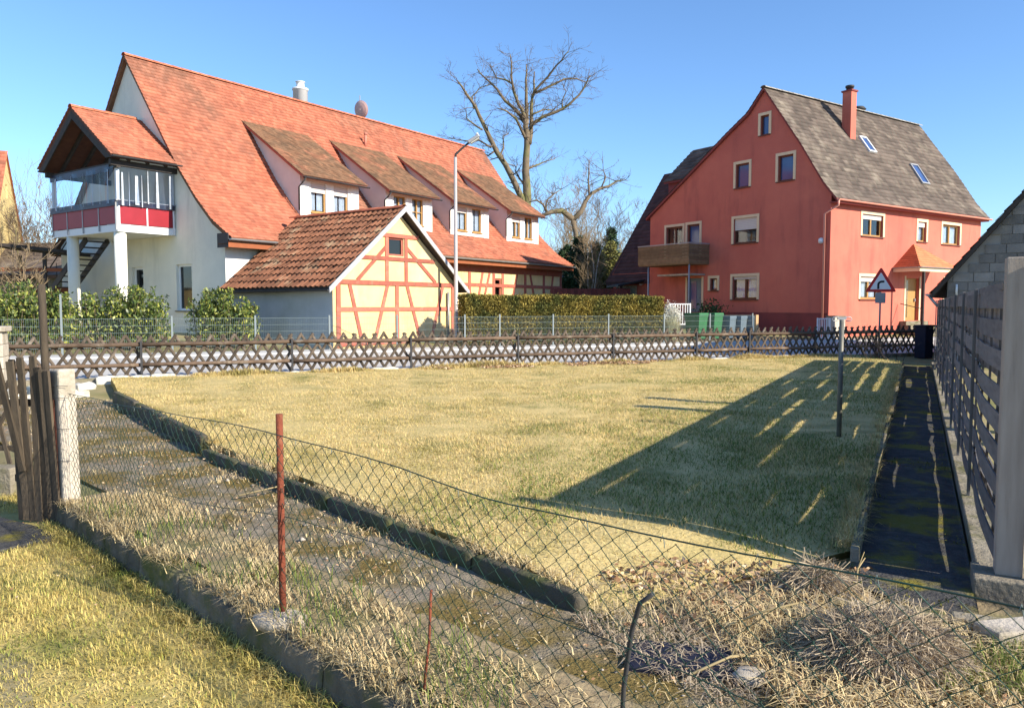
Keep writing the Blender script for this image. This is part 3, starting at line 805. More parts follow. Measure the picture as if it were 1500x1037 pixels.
# ------------------------------------------------------------------ half-timbered shed
shed = thing('timber_shed', 'half-timbered cream shed with red beams and brown pantile roof behind the mesh fence', 'shed', (-5.68, 24.5, 0), HA)
sw_, sl_ = 6.12, 5.55
sz, sr = 2.48, 4.92
fnF = lambda a, b, d: (a, d, b)
swin = [(2.52, 3.27, 3.36, 4.0)]
mb = MB(); wall(mb, [(0, .2), (sw_, .2), (sw_, sz), (sw_ / 2, sr - .1), (0, sz)], swin, fnF, .12); mb.build('gable_wall', M['infill'], shed)
mb = MB(); mb.box(0, .004, .003, sl_, .2, sz); mb.build('side_wall', M['grey_plaster'], shed)
mb = MB(); mb.face([(sw_, .003, .2), (sw_, sl_, .2), (sw_, sl_, sz), (sw_, .003, sz)]); mb.build('rear_side_wall', M['infill'], shed)
window(shed, swin[0], fnF, 'timber', 'glass_dark', .10, 0, .07, None, .05, sill=False)
MB().box(swin[0][0], swin[0][1], .11, .12, swin[0][2], swin[0][3]).build('opening_back', M['dark_in'], shed)
bm = [((.12, 2.42), (6.0, 2.42), .15, .026), ((.12, 1.54), (6.0, 1.54), .14, .024), ((1.25, 3.26), (4.88, 3.26), .13, .026), ((2.1, 4.06), (4.0, 4.06), .13, .028),
      ((.22, .3), (.22, 2.5), .18, .022), ((5.93, .3), (5.93, 2.5), .18, .022), ((2.9, .3), (2.9, 2.35), .16, .021), ((2.42, 2.49), (2.42, 4.0), .15, .021), ((3.37, 2.49), (3.37, 4.0), .15, .021),
      ((.70, 2.38), (1.25, .4), .14, .018), ((2.45, 2.38), (1.80, .4), .14, .018), ((3.40, 2.38), (4.10, .4), .14, .018), ((5.35, 2.38), (4.68, .4), .14, .018),
      ((1.05, 2.49), (2.40, 3.66), .13, .018), ((4.95, 2.49), (3.42, 3.66), .13, .018), ((5.45, .4), (5.45, 2.40), .13, .017), ((.12, .42), (6.0, .42), .16, .027)]
for p, q, w, dp in bm:
    if (p, q) == ((5.45, .4), (5.45, 2.40)): continue
    beam2(shed, p, q, w, fnF, dp)
# roof: slabs, single pantiles on the street-left slope
ov = .28
sl = (sr + .04 - sz) / (sw_ / 2)
def slabz(a): return sz + .06 + a * sl
pr = MB()
pr.prism([(-.36, slabz(-.36) - .02), (sw_ / 2, slabz(sw_ / 2) - .02), (sw_ / 2, slabz(sw_ / 2) - .1), (-.36, slabz(-.36) - .1)], lambda a, b, d: (a, d, b), -.30, sl_ - .02)
pr.prism([(sw_ + .36, slabz(-.36) - .02), (sw_ / 2, slabz(sw_ / 2) - .02), (sw_ / 2, slabz(sw_ / 2) - .1), (sw_ + .36, slabz(-.36) - .1)], lambda a, b, d: (a, d, b), -.30, sl_ - .02)
sroof = pr.build('roof', M['dark_wood'], shed)
tile_field('roof_tiles', [(-.36, slabz(-.36)), (sw_ / 2, slabz(sw_ / 2))], 0, 1, lambda x, y, z: (sw_ - y, -.3 + x * (sl_ + .28), z), .34, .042, M['tile_moss'], sroof)
# a pantile: S-curved sheet
pt = MB(); nx_ = 6; tw_ = .245; tl_ = .40
for k in range(nx_):
    def prf(u): return .03 * math.sin(u * 2 * math.pi) + .012
    u0, u1 = k / nx_, (k + 1) / nx_
    c = [(0, u0 * tw_, prf(u0) + .05), (0, u1 * tw_, prf(u1) + .05), (tl_, u1 * tw_, prf(u1) + .0), (tl_, u0 * tw_, prf(u0) + .0)]
    pt.face(c, True)
    pt.face([(0, u0 * tw_, prf(u0) + .05), (0, u1 * tw_, prf(u1) + .05), (0.005, u1 * tw_, prf(u1) + .015), (0.005, u0 * tw_, prf(u0) + .015)])
pant = pt.mesh('roof_tile', M['tile_brown'])
ang = math.atan(sl)
Ls = math.hypot(sw_ / 2 + .40, (sw_ / 2 + .40) * sl)
rows = 12; cols = int((sl_ + .24) / tw_)
lr = random.Random(9)
for i in range(rows):
    s_ = -.40 + (sw_ / 2 + .40) * i / rows
    for j in range(cols):
        o = inst('roof_tile', pant, sroof, (s_ + lr.uniform(-.012, .012), -.28 + j * tw_, slabz(s_) + lr.uniform(0, .012)), (lr.uniform(-.03, .03), -ang + lr.uniform(-.03, .02), lr.uniform(-.02, .02)), (Ls / rows / .36, 1, 1))
k = -.28
while k < sl_ - .2:
    inst('ridge_tile', ridge_me, sroof, (sw_ / 2, k, slabz(sw_ / 2) + .0), (0, lr.uniform(-.02, .02), R(90))); k += .40
for sgn in (0, 1):
    f_ = (lambda a: a) if sgn == 0 else (lambda a: sw_ - a)
    MB().prism([(f_(-.42), slabz(-.42) + .03), (f_(sw_ / 2), slabz(sw_ / 2) + .06), (f_(sw_ / 2), slabz(sw_ / 2) - .13), (f_(-.42), slabz(-.42) - .15)], lambda a, b, d: (a, d, b), -.34 - .002 * sgn, -.305 - .002 * sgn).build('barge_board', M['barge'] if 'barge' in M else M.setdefault('barge', mat('barge', (.46, .46, .48), (.34, .33, .33), 6, rough=.7)), shed)
gutter((-.42, -.3, slabz(-.42) - .04), (-.42, sl_, slabz(-.42) - .06), M['dark_metal'], shed, .06)
MB().tube([(sw_ - .55, -.09, slabz(-.42) - .05), (sw_ - .55, -.09, .3)], .045, 8).build('downpipe', M['zinc'], shed)

# ------------------------------------------------------------------ red house
HB = R(90 - 55.7)
rh = thing('red_house', 'tall red plastered house with steep brown-grey tiled roof and corner porch', 'house', (13.52, 33.0, 0), HB)
LB, WB = 13.1, 10.77
pR = [(-.34, 6.16), (.3, 6.92), (1.45, 8.72), (3.48, 11.58)]
pL = [(10.98, 6.36), (7.04, 8.92), (5.6, 9.86), (4.34, 10.62), (3.48, 11.58)]
gp = [(0, .2), (0, 6.4)] + [(y, z - .13) for y, z in pR[1:]] + [(y, z - .13) for y, z in list(reversed(pL))[1:-1]] + [(10.77, 6.36), (10.77, .2)]
gw = dict(w1=(4.30, 5.08, 7.22, 8.34), w2=(1.90, 2.70, 7.22, 8.36), w3=(3.24, 3.70, 9.45, 10.34), w4=(3.80, 5.14, 4.60, 5.78), w5=(3.73, 5.16, 1.95, 3.04), w6=(6.10, 6.56, 2.40, 3.0), d1=(8.42, 9.58, 4.1, 5.74), d2=(7.28, 8.10, 4.1, 5.76), door=(7.1, 8.05, .6, 3.05))
fnGB = lambda a, b, d: (d, a, b)
mb = MB(); wall(mb, gp, list(gw.values()), fnGB, .2)
wall(mb, gp, [], lambda a, b, d: (LB - d, a, b))
mb.face([(0, WB, .2), (LB, WB, .2), (LB, WB, 6.36), (0, WB, 6.36)])
fw = dict(w1=(2.33, 3.97, 4.74, 5.70), w2=(6.95, 7.72, 4.70, 5.64), w3=(9.23, 10.93, 4.68, 5.65), w4=(2.30, 3.85, 1.95, 2.95), w5=(9.6, 11.0, 1.95, 2.95), door=(6.05, 7.25, .95, 2.95))
fnFB = lambda a, b, d: (a, d, b)
wall(mb, [(0, .2), (LB, .2), (LB, 6.4), (0, 6.4)], list(fw.values()), fnFB, .2)
mb.build('wall', M['red_plaster'], rh)
sfr = dict(surround='surround', sw=.13)
window(rh, gw['w1'], fnGB, 'win_brown', 'glass_sky_tint', .15, 0, .07, **sfr)
window(rh, gw['w2'], fnGB, 'win_brown', 'glass_sky_tint', .15, 0, .07, **sfr)
window(rh, gw['w3'], fnGB, 'win_brown', 'glass_sky_tint', .15, 0, .06, **sfr)
window(rh, gw['w4'], fnGB, 'win_brown', 'glass', .15, 0, .07, blind=.46, **sfr)
window(rh, gw['w5'], fnGB, 'win_brown', 'glass', .15, 1, .08, curtain_sky=True, blind=.12, **sfr)
window(rh, gw['w6'], fnGB, 'win_brown', 'glass', .15, 0, .06, curtain_sky=True, **sfr)
window(rh, gw['d1'], fnGB, 'win_brown', 'glass', .15, 1, .08, curtain_sky=False, sill=False, **sfr)
window(rh, gw['d2'], fnGB, 'win_brown', 'glass_sky_tint', .15, 0, .08, sill=False, name='balcony_door', **sfr)
mb = MB(); mb.box(.15, .2, 7.1, 8.05, .6, 3.05); dr = mb.build('side_door', M['door_blue'], rh)
MB().box(.13, .15, 7.55, 7.95, 1.5, 2.9).build('pane', M['glass_sky_tint'], dr)
MB().box(.09, .15, 7.18, 7.22, 1.5, 1.62).build('handle', M['grey_metal'], dr)
for q0 in (8.05, 6.98): MB().box(-.02, .02, q0, q0 + .12, .5, 3.1).build('door_jamb', M['surround'], rh)
MB().box(-1.0, -.003, 6.9, 9.2, 3.16, 3.24).build('door_canopy', M['pale_concrete'], rh)
for k, b in (('w1', .22), ('w2', .26), ('w3', 0), ('w4', .22), ('w5', .2)):
    window(rh, fw[k], fnFB, 'win_wood' if k != 'w1' else 'win_wood', 'glass', .15, 1 if k != 'w2' else 0, .08, blind=b, curtain_sky=(k in ('w2', 'w4', 'w3')), sillm='win_brown', **sfr)
mb = MB(); mb.box(6.05, 7.25, .15, .19, .95, 2.95); dr = mb.build('front_door', M['win_wood'], rh)
MB().box(6.2, 6.5, .13, .15, 1.1, 2.85).build('pane', M['glass'], dr)
MB().box(7.05, 7.10, .08, .15, 1.85, 2.0).build('handle', M['grey_metal'], dr)
for q0 in (5.93, 7.25): MB().box(q0, q0 + .12, -.02, .03, .95, 3.05).build('door_jamb', M['surround'], rh)
mb = MB(); mb.box(-.015, -.001, 0, WB, .2, 1.34); mb.build('plinth', M['plinth'], rh)
# roof
mb = MB()
for pr_ in (pR, pL):
    for i in range(len(pr_) - 1):
        (y0, z0), (y1, z1) = pr_[i], pr_[i + 1]
        mb.prism([(y0, z0 - .012), (y1, z1 - .012), (y1, z1 - .13), (y0, z0 - .13)], lambda a, b, d: (d, a, b), -.14, LB + .15)
rroof = mb.build('roof', M['plinth'], rh)
tile_field('roof_tiles', pR, -.17, LB + .18, ident, .25, .33, M['tile_grey'], rroof, thick=.02, jit=.012)
tile_field('roof_tiles', pL, -.17, LB + .18, ident, .27, .36, M['tile_grey'], rroof, thick=.02, jit=.012)
rt2 = MB()
for k in range(8):
    a0, a1 = math.pi * k / 8, math.pi * (k + 1) / 8
    rt2.face([(0, .15 * math.cos(a0), .09 * math.sin(a0)), (.42, .14 * math.cos(a0), .08 * math.sin(a0)), (.42, .14 * math.cos(a1), .08 * math.sin(a1)), (0, .15 * math.cos(a1), .09 * math.sin(a1))], True)
rme2 = rt2.mesh('ridge_tile', mat('ridge_grey', (.34, .31, .26), (.25, .22, .19), 3, rough=.9, rnd=.2))
k = -.17
while k < LB - .1: inst('ridge_tile', rme2, rroof, (k, 3.48, 11.56)); k += .41
mb = MB(); mb.box(4.45, 4.88, 2.02, 2.48, 8.9, 11.8); ch = mb.build('chimney', M['red_plaster'], rh)
MB().box(4.40, 4.93, 1.97, 2.53, 11.8, 11.87).build('chimney_cap', M['plinth'], ch)
mb = MB(); mb.lathe([(.16, 11.87), (.16, 12.0), (.2, 12.01), (.2, 12.1), (.05, 12.14)], 12, (4.66, 2.25, 0)); mb.build('cowl', M['dark_metal'], ch)
MB().box(4.2, 5.1, 1.72, 1.95, 8.95, 9.10).build('flashing', M['pale_concrete'], ch)
mb = MB(); mb.box(8.5, 9.0, 4.1, 4.6, 10.5, 11.75); mb.build('rear_chimney', M['white_metal'], rh)
mb = MB(); mb.lathe([(.18, 11.75), (.18, 11.95), (.42, 11.98), (.3, 12.12), (.04, 12.18)], 12, (8.75, 4.35, 0)); mb.build('cowl', M['dark_metal'], rh)
def skyl(x, y0, w, ln, parent, fr):
    z = lambda y: float(np.interp(y, [p[0] for p in pR], [p[1] for p in pR]))
    o = Vector((x, y0, z(y0))); d = (Vector((x, y0 + .5, z(y0 + .5))) - o).normalized(); nr = Vector((0, -d.z, d.y))
    f = lambda a, e, b: o + Vector((1, 0, 0)) * a + nr * e + d * b
    mb = MB(); mb.box(0, .08, 0, .10, 0, ln, f).box(w - .08, w, 0, .10, 0, ln, f).box(.08, w - .08, 0, .10, 0, .08, f).box(.08, w - .08, 0, .11, ln - .08, ln, f)
    s = mb.build('skylight', M[fr], parent)
    MB().box(.07, w - .07, .05, .06, .07, ln - .07, f).build('pane', M['glass_sky_tint'], s)
skyl(5.35, 1.62, .62, 1.0, rh, 'white_metal')
skyl(8.55, .75, .72, 1.25, rh, 'grey_metal')
gutter((-.15, -.42, 6.12), (LB + .18, -.42, 6.10), M['salmon_pipe'], rh, .07)
MB().box(-.12, LB + .12, -.34, -.003, 5.98, 6.03).build('soffit', M['plinth'], rh)
MB().tube([(-.1, -.42, 6.08), (-.12, -.42, 5.85), (-.14, .2, 5.55), (-.14, .2, .3)], .045, 8).build('downpipe', M['salmon_pipe'], rh)
mb = MB(); mb.box(-.03, .01, -.02, 0.04, .2, 6.0); mb.build('corner_trim', M['red_plaster'], rh)
# timber balcony on the gable
b0, b1_, bdp = 6.65, 10.1, 1.45
mb = MB(); mb.box(-bdp, -.02, b0, b1_, 3.68, 3.80); bal = mb.build('balcony', M['balcony_wood'], rh)
for k in range(6):
    z = 3.74 + k * .155
    MB().box(-bdp - .03, -bdp, b0 - .03, b1_ + .03, z, z + .145).build('plank', M['balcony_wood'], bal)
    MB().box(-bdp, -.02, b0 - .03, b0, z, z + .145).build('plank', M['balcony_wood'], bal)
    MB().box(-bdp, -.02, b1_, b1_ + .03, z, z + .145).build('plank', M['balcony_wood'], bal)
mb = MB(); mb.box(-bdp - .05, -bdp + .02, b0 - .05, b1_ + .05, 4.68, 4.73); mb.box(-bdp + .02, -.02, b0 - .05, b0 + .02, 4.681, 4.731); mb.build('handrail', M['grey_metal'], bal)
for y in (b0 + .05, b1_ - .6): MB().tube([(-bdp + .1, y, .3), (-bdp + .1, y, 3.68)], .04, 8).build('support_post', M['grey_metal'], bal)
# porch with hipped tile roof
px0, px1, pd, pe, pt_ = 4.9, 8.3, 1.25, 3.40, 4.55
pc = (px0 + px1) / 2
mb = MB()
A_p, B_p, C_p, D_p, T_p = (px0, -.01, pe), (px0, -pd, pe), (px1, -pd, pe), (px1, -.01, pe), (pc, -.01, pt_)
for q in ((A_p, B_p, T_p), (B_p, C_p, T_p), (C_p, D_p, T_p), (A_p, D_p, C_p, B_p)): mb.face(q)
porch = mb.build('porch_roof', M['rust_wood'], rh)
def hip_tiles(P, Q, T, cs, parent):
    P, Q, T = Vector(P), Vector(Q), Vector(T); e = (Q - P); L_ = e.length; e /= L_
    h = (T - P) - e * (T - P).dot(e); H_ = h.length; h /= H_; nr = e.cross(h).normalized(); ta = (T - P).dot(e)
    if nr.z < 0: nr = -nr
    V = []; F = []; rn = []; n = int(H_ / cs)
    for i in range(n):
        f0, f1 = i / n, min(1, (i + 1.1) / n)
        xa0, xb0 = ta * f0, L_ + (ta - L_) * f0
        m_ = max(1, int((xb0 - xa0) / .2))
        for k in range(m_):
            a, b = xa0 + (xb0 - xa0) * k / m_, xa0 + (xb0 - xa0) * (k + .97) / m_
            a1, b1 = max(ta * f1, a), min(L_ + (ta - L_) * f1, b)
            if b1 < a1: a1 = b1 = (a1 + b1) / 2
            base = len(V)
            for (x, f, r_) in ((a, f0, .0), (b, f0, .0), (a, f0, .03), (b, f0, .03), (a1, f1, .006), (b1, f1, .006)):
                V.append(tuple(P + e * x + h * (H_ * f) + nr * r_))
            F += [(base, base + 1, base + 3, base + 2), (base + 2, base + 3, base + 5, base + 4)]; rn += [random.random()] * 6
    o = inst('porch_tiles', mesh_np('porch_tiles', np.array(V), np.array(F), M['tile_porch'], rn), parent); o['kind'] = 'stuff'
M['tile_porch'] = mat('tile_porch', (.60, .19, .08), (.53, .155, .065), 2, rough=.7, attr=.12)
hip_tiles(A_p, B_p, T_p, .16, porch); hip_tiles(B_p, C_p, T_p, .16, porch); hip_tiles(C_p, D_p, T_p, .16, porch)
mb = MB(); mb.box(px0 - .0, px0 + .08, -pd + .08, -.02, pe - .2, pe - .004); mb.box(px0, px1, -pd, -pd + .08, pe - .2, pe - .004); mb.build('porch_beam', M['surround'], rh)
gutter((px0 - .05, -pd - .05, pe - .0), (px1 + .05, -pd - .05, pe), M['zinc'], rh, .05)
gutter((px0 - .05, -.02, pe - .0), (px0 - .05, -pd, pe), M['zinc'], rh, .05)
for x in (px0 + .5, px1 - .3): MB().box(x - .05, x + .05, -pd + .03, -pd + .13, .5, pe - .2).build('porch_post', M['dark_wood'], rh)
for k in range(4):
    MB().box(5.6 - .28 * k * .5, 7.6, -.02 - .3 * (k + 1), -.02 - .3 * k - .004, .2, .93 - .18 * k).build('step', M['concrete'], rh)
mb = MB(); mb.tube([(5.45, -1.15, .6), (5.45, -1.15, 1.5), (5.45, -.1, 1.75)], .02, 6); mb.build('step_rail', M['dark_metal'], rh)
mb = MB(); mb.lathe([(.04, 0), (.11, .03), (.13, .12), (.1, .22), (.03, .25)], 12, (-.12, .35, 4.3)); mb.build('wall_lamp', M['white_metal'], rh)
# rear wing with its steep dark roof
wx0, wy0, wy1 = 2.5, 10.0, 16.6
ez, rz_, rx = 3.5, 10.2, 7.2
ws = (rz_ - ez) / (rx - wx0)
wh = [(11.2, 13.2, .3, 2.75), (14.5, 16.1, .3, 2.75)]
fnW = lambda a, b, d: (wx0 + d, a, b)
mb = MB(); wall(mb, [(wy0 + .77, .2), (wy1, .2), (wy1, ez + .1), (wy0 + .77, ez + .1)], wh, fnW, .2)
mb.face([(wx0, wy1, .2), (11.9, wy1, .2), (11.9, wy1, ez), (rx, wy1, rz_ - .1), (wx0, wy1, ez + .1)])
mb.build('wing_wall', M['red_plaster'], rh)
for h in wh:
    mb = MB(); n = 6
    for k in range(n): mb.box(wx0 + .1, wx0 + .14, h[0], h[1], h[2] + (h[3] - h[2]) * k / n, h[2] + (h[3] - h[2]) * (k + .96) / n)
    gd = mb.build('garage_door', M['garage'], rh)
    mb = MB(); mb.box(wx0 - .02, wx0 + .03, h[0] - .1, h[0], h[2], h[3] + .1); mb.box(wx0 - .02, wx0 + .03, h[1], h[1] + .1, h[2], h[3] + .1); mb.box(wx0 - .02, wx0 + .03, h[0], h[1], h[3], h[3] + .1); mb.build('frame', M['pale_concrete'], gd)
mb = MB(); mb.prism([(wx0 - .3, ez - .42), (rx, rz_), (rx, rz_ - .15), (wx0 - .3, ez - .57)], lambda a, b, d: (a, d, b), wy0, wy1 + .25)
mb.prism([(11.9, ez - .42), (rx, rz_), (rx, rz_ - .15), (11.9, ez - .57)], lambda a, b, d: (a, d, b), wy0, wy1 + .25)
wr = mb.build('wing_roof', M['tile_dark'], rh)
tile_field('wing_tiles', [(wx0 - .32, ez - .43), (rx, rz_ + .01)], wy0 + .8, wy1 + .28, lambda x, y, z: (y, x, z), .28, .34, M['tile_dark'], wr)
# box dormer on the wing
dx0, dy0, dy1 = 5.05, 10.9, 14.4
mb = MB(); mb.box(dx0, dx0 + 2.2, dy0, dy1, 6.9, 9.15); bdm = mb.build('box_dormer', M['plinth'], rh)
mb = MB(); mb.prism([(dx0 - .2, 9.18), (dx0 + 2.4, 11.40), (dx0 + 2.4, 11.28), (dx0 - .2, 9.06)], lambda a, b, d: (a, d, b), dy0 - .2, dy1 + .2); br_ = mb.build('dormer_roof', M['plinth'], bdm)
tile_field('dormer_tiles', [(dx0 - .24, 9.17), (dx0 + 2.4, 11.42)], dy0 - .22, dy1 + .24, lambda x, y, z: (y, x, z), .36, .33, M['tile_grey'], bdm, thick=.05)
for yy in (10.55, 13.9):
    mb = MB(); mb.lathe([(.02, -.14), (.13, -.1), (.16, 0), (.13, .1), (.02, .14)], 12, (wx0 - .12, yy, 3.0)); mb.build('globe_lamp', M['white_metal'], rh)

# ------------------------------------------------------------------ block barn at the end of the slatted fence
barn = thing('block_barn', 'barn with grey stone block gable and dark roof verge behind the slatted fence', 'barn', (12.3, 22.0, 0), R(-35.3))
bz = lambda x: 2.42 + x * 1.27 if x < 3.3 else 2.42 + (6.6 - x) * 1.27
mb = MB(); wall(mb, [(.06, 0), (6.54, 0), (6.54, 2.4), (3.3, bz(3.3) - .1), (.06, 2.4)], [], lambda a, b, d: (a, d + .03, b))
mb.face([(.06, .03, 0), (.06, 9, 0), (.06, 9, 2.4), (.06, .03, 2.4)]); mb.face([(6.54, .03, 0), (6.54, 9, 0), (6.54, 9, 2.4), (6.54, .03, 2.4)])
mb.build('mortar_wall', M['mortar'], barn)
lr = random.Random(21); bw, bh = .50, .255
row = 0; z = .02
while z < 6.5:
    x = .07 - (row % 2) * bw / 2
    while x < 6.5:
        w = bw * lr.choice((1, 1, 1, .75, 1.2)); xa, xb = max(x, .07) + .01, min(x + w, 6.53) - .01
        x += w
        if xb - xa < .08: continue
        cut = lambda p: (p[0], min(p[1], bz(p[0]) - .13))
        mids = [xa, (xa + xb) / 2, xb]
        pl = [(xa, z + .008), (xb, z + .008), cut((xb, z + bh - .008)), cut(((xa + xb) / 2, z + bh - .008)), cut((xa, z + bh - .008))]
        if min(p[1] for p in pl[2:]) < z + .04 or z < 1.1: continue
        d_ = lr.uniform(0, .014)
        m_ = MB(); m_.prism(pl, lambda a, b, d: (a, d, b), .0 + d_ - .012, .04); m_.build('stone_block', M['block_stone'], barn)
    z += bh; row += 1
mb = MB()
mb.prism([(-.3, bz(-.3)), (3.3, bz(3.3)), (3.3, bz(3.3) - .16), (-.3, bz(-.3) - .16)], lambda a, b, d: (a, d, b), -.22, 9)
mb.prism([(6.9, bz(6.9)), (3.3, bz(3.3)), (3.3, bz(3.3) - .16), (6.9, bz(6.9) - .16)], lambda a, b, d: (a, d, b), -.22, 9)
br = mb.build('roof', M['dark_wood'], barn)
tile_field('roof_tiles', [(-.34, bz(-.34)), (3.3, bz(3.3))], -.26, 9, lambda x, y, z: (y, x, z), .3, .26, M['tile_dark'], br, thick=.03)
gutter((-.4, -.2, bz(-.3) - .05), (-.4, 9, bz(-.3) - .05), M['zinc'], barn, .07)
MB().tube([(-.38, -.12, bz(-.3) - .1), (-.2, -.06, bz(-.3) - .35), (-.02, -.06, bz(-.3) - .5), (-.02, -.06, .1)], .04, 8).build('downpipe', M['zinc'], barn)
MB().tube([(.3, -.05, 1.95), (.3, -.05, 2.25)], .03, 6).build('vent', M['white_metal'], barn)

# ------------------------------------------------------------------ far buildings
yh = thing('yellow_house', 'yellow plastered house with orange tiled roof beyond the farmhouse', 'house', (-27.9, 41.7, gz(-28, 42)), R(113.8))
mb = MB(); wall(mb, [(0, 0), (9.4, 0), (9.4, 4.6), (4.7, 9.8), (0, 4.6)], [(4.4, 4.9, 7.2, 8.0)], lambda a, b, d: (a, d, b))
mb.face([(0, 0, 0), (0, 12, 0), (0, 12, 4.6), (0, 0, 4.6)])
mb.build('wall', M['yellow_plaster'], yh)
MB().box(4.4, 4.9, .1, .14, 7.2, 8.0).build('shutter', M['surround'], yh)
mb = MB(); mb.prism([(-.4, 4.3), (4.7, 9.95), (4.7, 9.8), (-.4, 4.15)], lambda a, b, d: (a, d, b), -.1, 12); mb.prism([(9.8, 4.3), (4.7, 9.95), (4.7, 9.8), (9.8, 4.15)], lambda a, b, d: (a, d, b), -.1, 12)
yr = mb.build('roof', M['rust_wood'], yh)
tile_field('roof_tiles', [(-.42, 4.28), (4.7, 9.97)], -.14, 12, lambda x, y, z: (y, x, z), .3, .3, M['tile_red'], yr)
lb = thing('low_barn', 'low tan barn with grey-brown roof behind the carport', 'barn', (-33, 40.5, gz(-30, 40)), R(4))
mb = MB(); mb.box(0, 11, 0, 5, 0, 2.6); mb.build('wall', M['soil'], lb)
mb = MB(); mb.prism([(-.3, 2.5), (5.3, 4.6), (5.3, 4.45), (-.3, 2.35)], lambda a, b, d: (d, a, b), -.3, 11.3); lbr = mb.build('roof', M['roof_wood'], lb)
tile_field('roof_tiles', [(-.35, 2.5), (5.3, 4.62)], -.3, 11.3, ident, .3, .3, M['tile_grey'], lbr)

wb = thing('white_outbuilding', 'small white outbuilding with four little windows behind the farmhouse end', 'building', (3.1, 56, gz(3, 56) + .25), R(8))
hw = [(.25, .75, 1.95, 2.5), (1.0, 1.5, 1.95, 2.5), (.25, .75, 1.1, 1.65), (1.0, 1.5, 1.1, 1.65)]
hw = [(a, b, c + .45, d + .45) for a, b, c, d in hw]
mb = MB(); wall(mb, [(-.5, -.3), (2.1, -.3), (2.1, 3.4), (-.5, 3.4)], hw, fnS); mb.box(-.5, 2.1, .14, 3, 0, 3.4); mb.build('wall', M['white_plaster'], wb)
for h in hw: window(wb, h, fnS, 'win_white', 'glass_sky_tint', .1, 0, .05, None, .04, sill=False)
mb = MB(); mb.box(-.8, 2.9, -.5, 3.2, 3.45, 3.6); mb.build('roof', M['win_white'], wb)
MB().tube([(2.6, -.3, 0), (2.6, -.3, 3.45)], .06, 8).build('post', M['white_metal'], wb)

bw_ = thing('board_fence', 'dark red-brown board fence behind the clipped hedge', 'fence', (2.2, 44, gz(3, 44)), R(12))
lr = random.Random(2)
bme = MB().box(0, .19, 0, .03, 0, 1).mesh('board', mat('redboard', (.16, .045, .035), (.12, .035, .03), 4, rough=.85, rnd=.25))
for k in range(24): inst('board', bme, bw_, (k * .2, lr.uniform(0, .01), .3), (0, 0, 0), (1, 1, 1.62 + lr.uniform(-.02, .02)))
MB().box(0, 4.8, .035, .08, .7, .8).build('rail', M['dark_wood'], bw_)
cp = thing('wood_shelter', 'low dark shelter with two pale planks beside the red wing', 'shelter', (7.0, 45.5, gz(7, 45)), R(10))
mb = MB(); mb.prism([(-.9, 2.05), (1.1, 2.45), (1.1, 2.55), (-.9, 2.15)], lambda a, b, d: (a, d, b), -.3, 2); mb.build('roof', M['black'], cp)
for (x, y) in ((-.6, 0), (1.0, 0), (-.6, 1.8), (1.0, 1.8)): MB().box(x - .06, x + .06, y - .06, y + .06, 0, 2.2).build('post', M['dark_wood'], cp)
for z in (.75, 1.25): MB().box(-.5, .95, -.1, -.06, z, z + .2).build('plank', M['white_plaster'], cp)
MB().box(-.5, .95, 1.7, 1.75, 0, 2.0).build('back_board', M['dark_wood'], cp)

pg = thing('carport', 'dark brown open carport beside the outside stair of the farmhouse', 'carport', (-19.9, 31.2, gz(-19, 31)), R(12))
mb = MB(); mb.prism([(-1.4, 3.42), (2.2, 3.05), (2.2, 3.18), (-1.4, 3.55)], lambda a, b, d: (a, d, b), -.3, 3.4); mb.build('roof', M['dark_wood'], pg)
for (x, y) in ((-1.0, 0), (1.0, 0), (-1.0, 3), (1.0, 3), (2.0, 0)): MB().box(x - .06, x + .06, y - .06, y + .06, 0, 3.15).build('post', M['dark_wood'], pg)
for z in (2.35, 1.2): MB().box(-1.3, 2.1, -.03, .03, z, z + .14).build('rail', M['rust_wood'], pg)
MB().box(-1.3, 2.1, 2.9, 2.95, .1, 1.8).build('back_board', M['rust_wood'], pg)
gw_ = thing('garden_wall', 'low ochre plastered garden wall beside the carport', 'wall', (-21.5, 29.5, gz(-21, 29)), R(20))
mb = MB(); mb.box(-4, 1.0, 0, .25, 0, 1.75); mb.build('wall', M['yellow_plaster'], gw_)
MB().box(-4.05, 1.05, -.05, .3, 1.75, 1.84).build('coping', M['concrete'], gw_)

# ------------------------------------------------------------------ crossed-slat fence along the road
LR = R(90) - LAT_A
lat = thing('crossed_slat_fence', 'brown crossed-slat wooden fence with round rails on a concrete base along the road', 'fence', (LAT_O.x, LAT_O.y, 0), LR)
sl = MB(); n = 5
hL, ang = 1.03, R(58)
prof = [(.034 * math.cos(math.pi * k / n), .024 * math.sin(math.pi * k / n)) for k in range(n + 1)]
for k in range(n):
    (a0, d0), (a1, d1) = prof[k], prof[k + 1]
    sl.face([(a0, -d0, 0), (a1, -d1, 0), (a1, -d1, hL), (a0, -d0, hL)], True)
sl.face([(p[0], -p[1], hL) for p in prof]); sl.face([(p[0], -p[1], 0) for p in prof]); sl.face([(prof[0][0], 0, 0), (prof[0][0], 0, hL), (prof[-1][0], 0, hL), (prof[-1][0], 0, 0)])
slat_me = sl.mesh('slat', M['wood_brown'])
P_ = .25; lr = random.Random(5)
k = -2.4
while k < 25.2:
    dz = lr.uniform(-.012, .012)
    inst('slat', slat_me, lat, (k + lr.uniform(-.014, .014), .03, .115 + dz), (0, R(90) - ang + lr.gauss(0, .022), 0))
    inst('slat', slat_me, lat, (k + .545 + lr.uniform(-.01, .01), .055, .105 - dz), (0, -(R(90) - ang) + lr.uniform(-.02, .02), 0))
    k += P_
posts = [-1.75, 1.18, 4.40, 7.28, 10.18, 13.05, 15.82, 17.72, 20.26, 22.8, 25.3]
